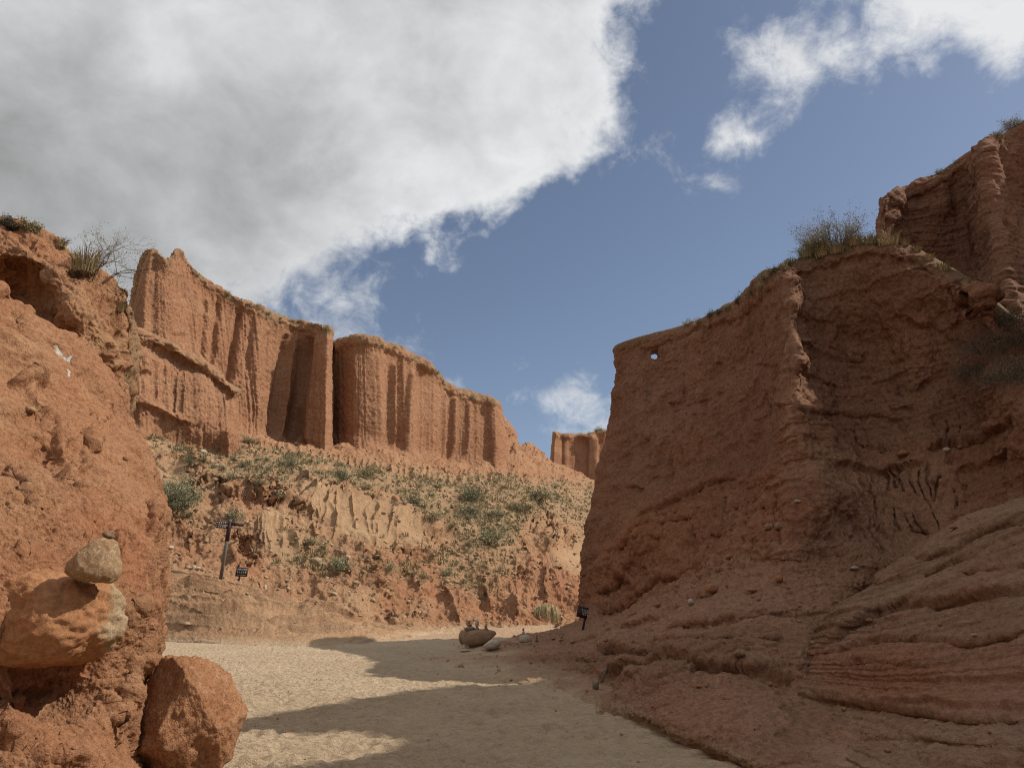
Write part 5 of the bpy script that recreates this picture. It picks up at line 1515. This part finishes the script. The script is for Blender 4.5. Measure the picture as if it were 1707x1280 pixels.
# right skyline
P_, _ = near(RW, 1398, 408, 6)
bush('large twiggy bush crowning the right canyon wall', 'bush', P_ + Vector((0, .35, -.08)), 111, .98, 72, .0085, 2, .022, ('twig', 'olive'), wide=1.4, spread=.42, nleaf=2, crook=.25)
P_, _ = near(RW, 1360, 412, 6)
bush('low dense olive shrub at the left foot of the large twiggy bush', 'shrub', P_ + Vector((0, .1, -.05)), 112, .40, 26, .006, 2, .020, ('twig', 'olive'), wide=1.3, nleaf=5)
for (px, py, h, mt, lb_) in [(1345, 424, .30, 'olive', 'olive tuft left of the twiggy bush on the right wall'), (1368, 424, .30, 'straw', 'straw tuft hanging below the twiggy bush'), (1395, 416, .28, 'straw', 'straw tuft under the middle of the twiggy bush'),
                             (1425, 408, .25, 'straw', 'straw tuft under the right side of the twiggy bush'), (1452, 405, .24, 'olive', 'olive tuft just right of the twiggy bush'), (1481, 406, .36, 'straw', 'rounded pale straw tuft right of the twiggy bush'),
                             (1508, 408, .18, 'straw', 'short straw tuft right of the rounded pale tuft'), (1530, 414, .16, 'straw', 'second short straw tuft along the descending rim'), (1550, 428, .18, 'straw', 'straw tuft on the rim above the overhang'),
                             (1576, 445, .24, 'straw', 'bushy straw tuft where the rim drops to the overhang'), (1610, 470, .14, 'straw', 'short straw tuft on top of the overhang')]:
    P_, _ = near(RW, px, py, 6)
    tuft(lb_, P_ + Vector((0, .05, -.02)), int(px), h * 1.3, 150, mt, spread=1.4, bow=.8)
for k, (px, py, h, mt) in enumerate([(1142, 541, .26, 'leaf'), (1160, 536, .20, 'olive'), (1178, 530, .24, 'dark'), (1196, 523, .24, 'dark'), (1210, 517, .22, 'olive'), (1226, 506, .22, 'dark'), (1240, 499, .34, 'olive'),
                                   (1252, 491, .30, 'dark'), (1264, 482, .22, 'olive'), (1276, 471, .30, 'olive'), (1288, 458, .24, 'dark'), (1301, 446, .24, 'olive'), (1316, 437, .22, 'olive')]):
    P_, _ = near(RW, px, py, 6)
    bush('small scrubby shrub in the row along the sloping rim of the right wall', 'shrub', P_ + Vector((.05, .05, -.03)), 130 + k, h, 12, .005, 1, .020, ('twig', mt), group='rim shrubs on the right canyon wall', wide=1.0, nleaf=6)
UPW = None
for k, (px, py, h, lb_) in enumerate([(1690, 214, .60, 'twiggy shrub on the highest rim at the right picture edge'), (1664, 228, .34, 'low shrub below the twiggy shrub on the highest rim'), (1572, 287, .34, 'small dark shrub halfway along the high cliff rim'),
                                    (1590, 275, .24, 'small shrub right of the dark shrub on the high cliff rim'), (1552, 297, .2, 'tiny shrub left of the dark shrub on the high cliff rim')]):
    P_, _ = near(UPP, px, py, 6)
    bush(lb_, 'shrub', P_ + Vector((.1, .2, -.04)), 150 + k, h, 18, .008, 2, .022, ('twig', 'olive'), wide=.9, nleaf=2)
for k, (px, py, h, lb_) in enumerate([(1690, 575, 1.0, 'dark thicket hanging on the wall at the right picture edge'), (1640, 590, .95, 'dim brush left of the dark hanging thicket'), (1665, 632, .8, 'lower dim brush under the dark hanging thicket'),
                                    (1620, 622, .6, 'thin dim brush at the lower left of the dark thicket'), (1700, 630, .8, 'dim greenish brush at the right edge below the dark thicket'), (1675, 540, .6, 'sparse green sprig above the dark thicket')]):
    P_, n_ = near(RW, px, py, 6)
    bush(lb_, 'bush', P_ + n_ * .05, 160 + k, h * .8, 24, .0065, 2, .020, ('twig', 'dark'), wide=1.3, lean=(-.35, -.5, -.5), spread=.8, droop=.10, nleaf=1)

# far rims
FR = 'scrub along the rims of the far fluted cliffs'
far_a = bush_parts(171, .7, 9, .02, 1, .07, wide=1.2, nleaf=7)[1]
far_m = far_a.build('shrub', [M['olive'], M['leaf']])
tag(far_m, 'tiny scrub clump on the rim of the far fluted cliffs', 'shrub', FR)
first = True
for (wp, pts) in ((W1, [(330, 458), (345, 468), (362, 478), (380, 488), (398, 497), (415, 506), (434, 508), (450, 520), (470, 528), (487, 530), (500, 534), (515, 537), (530, 541), (545, 544), (370, 482), (425, 507)]),
                  (W3, [(595, 563), (640, 573), (660, 580), (690, 594), (706, 602), (714, 608), (745, 642), (760, 648), (775, 653), (790, 657), (805, 661), (820, 667), (730, 622)]),
                  (W4, [(940, 722), (962, 721), (980, 718), (1000, 716), (1010, 716)])):
    for (px, py) in pts:
        P_, _ = near(wp, px, py + 2, 6)
        o = far_m if first else far_m.copy()
        if not first: COL.objects.link(o)
        first = False
        o.location = P_ + Vector((0, .3, -.1)); o.rotation_euler = (0, 0, rng.uniform(0, 6)); s_ = rng.uniform(.3, .85) * P_.y / 66
        o.scale = (s_, s_, s_ * rng.uniform(.7, 1.1))

# scrub on the slope
protos = []
for k in range(5):
    tw, lf = bush_parts(180 + k, 1.0, 13, .018, 1, .052, wide=1.25, nleaf=9, spread=.6)
    mb = MB(); mb.v, mb.f, mb.mi, mb.n = tw.v + lf.v, tw.f + [f_ + tw.n for f_ in lf.f], tw.mi + lf.mi, tw.n + lf.n
    mb.mi = [np.zeros(len(f_), int) for f_ in tw.f] + [np.ones(len(f_), int) for f_ in lf.f]
    protos.append(mb.build('shrub', [M['twig'], M['leaf' if k % 3 else 'olive']]))
used = set()


def slope_shrub(px, py, s_, label, group=None):
    k = rng.randint(5)
    o = protos[k] if k not in used else protos[k].copy()
    if k in used: COL.objects.link(o)
    used.add(k)
    P_, n_ = near(SL, px, py, 3)
    o.location = P_ - Vector((0, 0, .08)); o.rotation_euler = (0, 0, rng.uniform(0, 6)); s_ *= .8; o.scale = (s_ * 1.1, s_ * 1.1, s_ * rng.uniform(.65, .95))
    for key in ('group', 'label', 'category'):
        if key in o: del o[key]
    tag(o, label, 'shrub', group)


for (px, py, s_, lb_) in [(897, 830, 2.1, 'large bush at the upper right of the scree slope'), (871, 848, 1.7, 'bush just left of and below the large upper right bush on the scree'), (792, 832, 1.9, 'broad bush in the middle of the scree slope'),
                          (785, 858, 1.6, 'bush directly below the broad middle bush on the scree'), (822, 902, 1.7, 'bush beside the pale rock lower on the slope'), (609, 790, 1.4, 'bush on the scree above the left end of the pale fan'),
                          (575, 795, 1.3, 'bush on the lip above the pale rilled fan'), (702, 842, 1.3, 'bush on the lip above the right end of the pale fan'), (286, 722, 1.1, 'dark green shrub under the lower fluted cliff'),
                          (242, 706, .9, 'shrub beside the left rock face under the lower cliff'), (218, 690, .8, 'topmost shrub beside the left rock face'), (482, 773, 1.2, 'shrub on the scree below the deep recess of the main wall'),
                          (420, 735, 1.1, 'shrub at the foot of the main wall left of the recess'), (400, 868, 1.1, 'shrub on the slope above the signpost'), (568, 948, 1.1, 'shrub on the slope right of the round tan boulder'),
                          (352, 740, .9, 'shrub on the scree near the pale rock'), (835, 858, 1.1, 'shrub between the two big scree bushes'), (720, 862, 1.0, 'shrub at the right end of the overhanging lip')]:
    slope_shrub(px, py, s_, lb_)
pr = proj(SL.pos[..., 0], SL.pos[..., 1], SL.pos[..., 2])
okv = (SL.veg > .35) & (pr[0] > 205) & (pr[0] < 1000)
ii = np.flatnonzero(okv.ravel())
for i in rng.choice(ii, 120, replace=False):
    slope_shrub(pr[0].ravel()[i], pr[1].ravel()[i], rng.uniform(.25, .65), 'low grey green shrub scattered over the slope below the far cliffs', 'low shrubs scattered on the slope')

# hanging dry reeds by the wash
P_, n_ = near(SL, 908, 1012, 5)
mb = MB()
rs = np.random.RandomState(5)
for i in range(170):
    a = rs.uniform(-1, 1)
    b_ = np.array([a * .42, rs.uniform(-.15, .1), rs.uniform(0, .25) - .25 * a * a])
    o1 = b_ + np.array([a * .22, -.25 - .2 * rs.rand(), .10 - .1 * rs.rand()]); L_ = rs.uniform(.7, 1.25)
    o2 = o1 + np.array([a * .12 + rs.normal() * .05, -.10, -.55 * L_]); o3 = o2 + np.array([rs.normal() * .05, 0, -.5 * L_])
    s_ = np.array([.016, .004, 0])
    mb.add([b_ - s_, b_ + s_, o1 + s_, o1 - s_, o2 + s_, o2 - s_, o3 + s_ * .3, o3 - s_ * .3], [[0, 1, 2, 3], [3, 2, 4, 5], [5, 4, 6, 7]])
o = tag(mb.build('dry_reeds', M['straw']), 'clump of dry straw reeds hanging over the bank behind the cairns', 'reeds')
o.location = P_ + Vector((0, -.1, .1))

# ------------------------------------------------------------------ loose rubble too fine to count
def scatter(name, w, weight, n, size, mat, label, seed, sub=1, flat=.7, yref=None):
    rs = np.random.RandomState(seed)
    a = np.gradient(w.pos, axis=1); b_ = np.gradient(w.pos, axis=0)
    ar = np.linalg.norm(np.cross(a, b_), axis=-1)
    pw = (weight * ar).ravel(); pw = pw / pw.sum()
    i = rs.choice(len(pw), n, p=pw)
    c = w.pos.reshape(-1, 3)[i] + rs.normal(size=(n, 3)) * np.array([.05, .05, .006])
    s_ = size[0] * (size[1] / size[0]) ** (rs.rand(n) ** 2.2)
    v, f = ICO[sub]
    sc = s_[:, None] * rs.uniform(.6, 1.15, (n, 3)) * np.array([1, 1, flat])
    an = rs.uniform(0, 6.28, n)
    vv = v[None] * (1 + .25 * rs.normal(size=(n, len(v), 1)).clip(-1.5, 1.5)) * sc[:, None, :]
    x = vv[..., 0] * np.cos(an)[:, None] - vv[..., 1] * np.sin(an)[:, None]; y = vv[..., 0] * np.sin(an)[:, None] + vv[..., 1] * np.cos(an)[:, None]
    vv = np.stack([x, y, vv[..., 2]], -1) + c[:, None, :] + np.array([0, 0, .15]) * s_[:, None, None]
    ff = f[None] + (np.arange(n) * len(v))[:, None, None]
    o = mesh_from(name, vv.reshape(-1, 3), ff.reshape(-1, 3), mat, False)
    return tag(o, label, None, kind='stuff')


scatter('scree', SL, SL.veg + .12 * (1 - apronS), 17000, (.04, .20), M['scree'], 'loose tan scree stones strewn over the slope below the far cliffs', 3)
vis = (SL.py < 1060)
rs = np.random.RandomState(9)
pw = ((SL.veg ** 1.2) * vis * SL.unit).ravel(); pw /= pw.sum()
idx = rs.choice(len(pw), 5200, p=pw)
mb_v, mb_f = [], []
base = tuft_mesh(1, .26, 9, .022, 1.6, .9)
bv, bf = np.concatenate(base.v), np.concatenate(base.f)
c = SL.pos.reshape(-1, 3)[idx]
an = rs.uniform(0, 6.28, len(idx)); s_ = rs.uniform(.5, 1.5, len(idx))
x = bv[None, :, 0] * np.cos(an)[:, None] - bv[None, :, 1] * np.sin(an)[:, None]; y = bv[None, :, 0] * np.sin(an)[:, None] + bv[None, :, 1] * np.cos(an)[:, None]
vv = np.stack([x, y, np.repeat(bv[None, :, 2], len(idx), 0)], -1) * s_[:, None, None] + c[:, None, :]
ff = bf[None] + (np.arange(len(idx)) * len(bv))[:, None, None]
tag(mesh_from('ground_cover', vv.reshape(-1, 3), ff.reshape(-1, 4), M['olive'], False), 'thin olive grass and herbs covering the scree slope', None, kind='stuff')
scatter('pebbles', RW, aprR * (RW.py < 1200), 1500, (.012, .06), M['clod'], 'small red pebbles and crumbs strewn on the apron of the right wall', 4)
scatter('pebbles', SL, apronS, 260, (.02, .08), M['scree'], 'small stones strewn on the smooth ledges at the foot of the left slope', 6)
scatter('pebbles', BK, np.ones(BK.px.shape), 500, (.008, .035), M['clod'], 'small crumbs lying on the layered bank', 8)

G_ = bpy.data.objects['ground']
class _W: pass
gw = _W()
gx = np.linspace(-9, 6, 300); gy_ = np.geomspace(6.5, 30, 300)
gX, gYY = np.meshgrid(gx, gy_)
gw.pos = np.stack([gX, gYY, 0 * gX - .01], -1)
scatter('pebbles', gw, np.exp(-gYY / 12) * (.25 + np.clip(fbm(gw.pos, 1.5, 3), 0, 1)), 1500, (.006, .028), M['scree'], 'small pebbles scattered over the sand of the wash', 12)
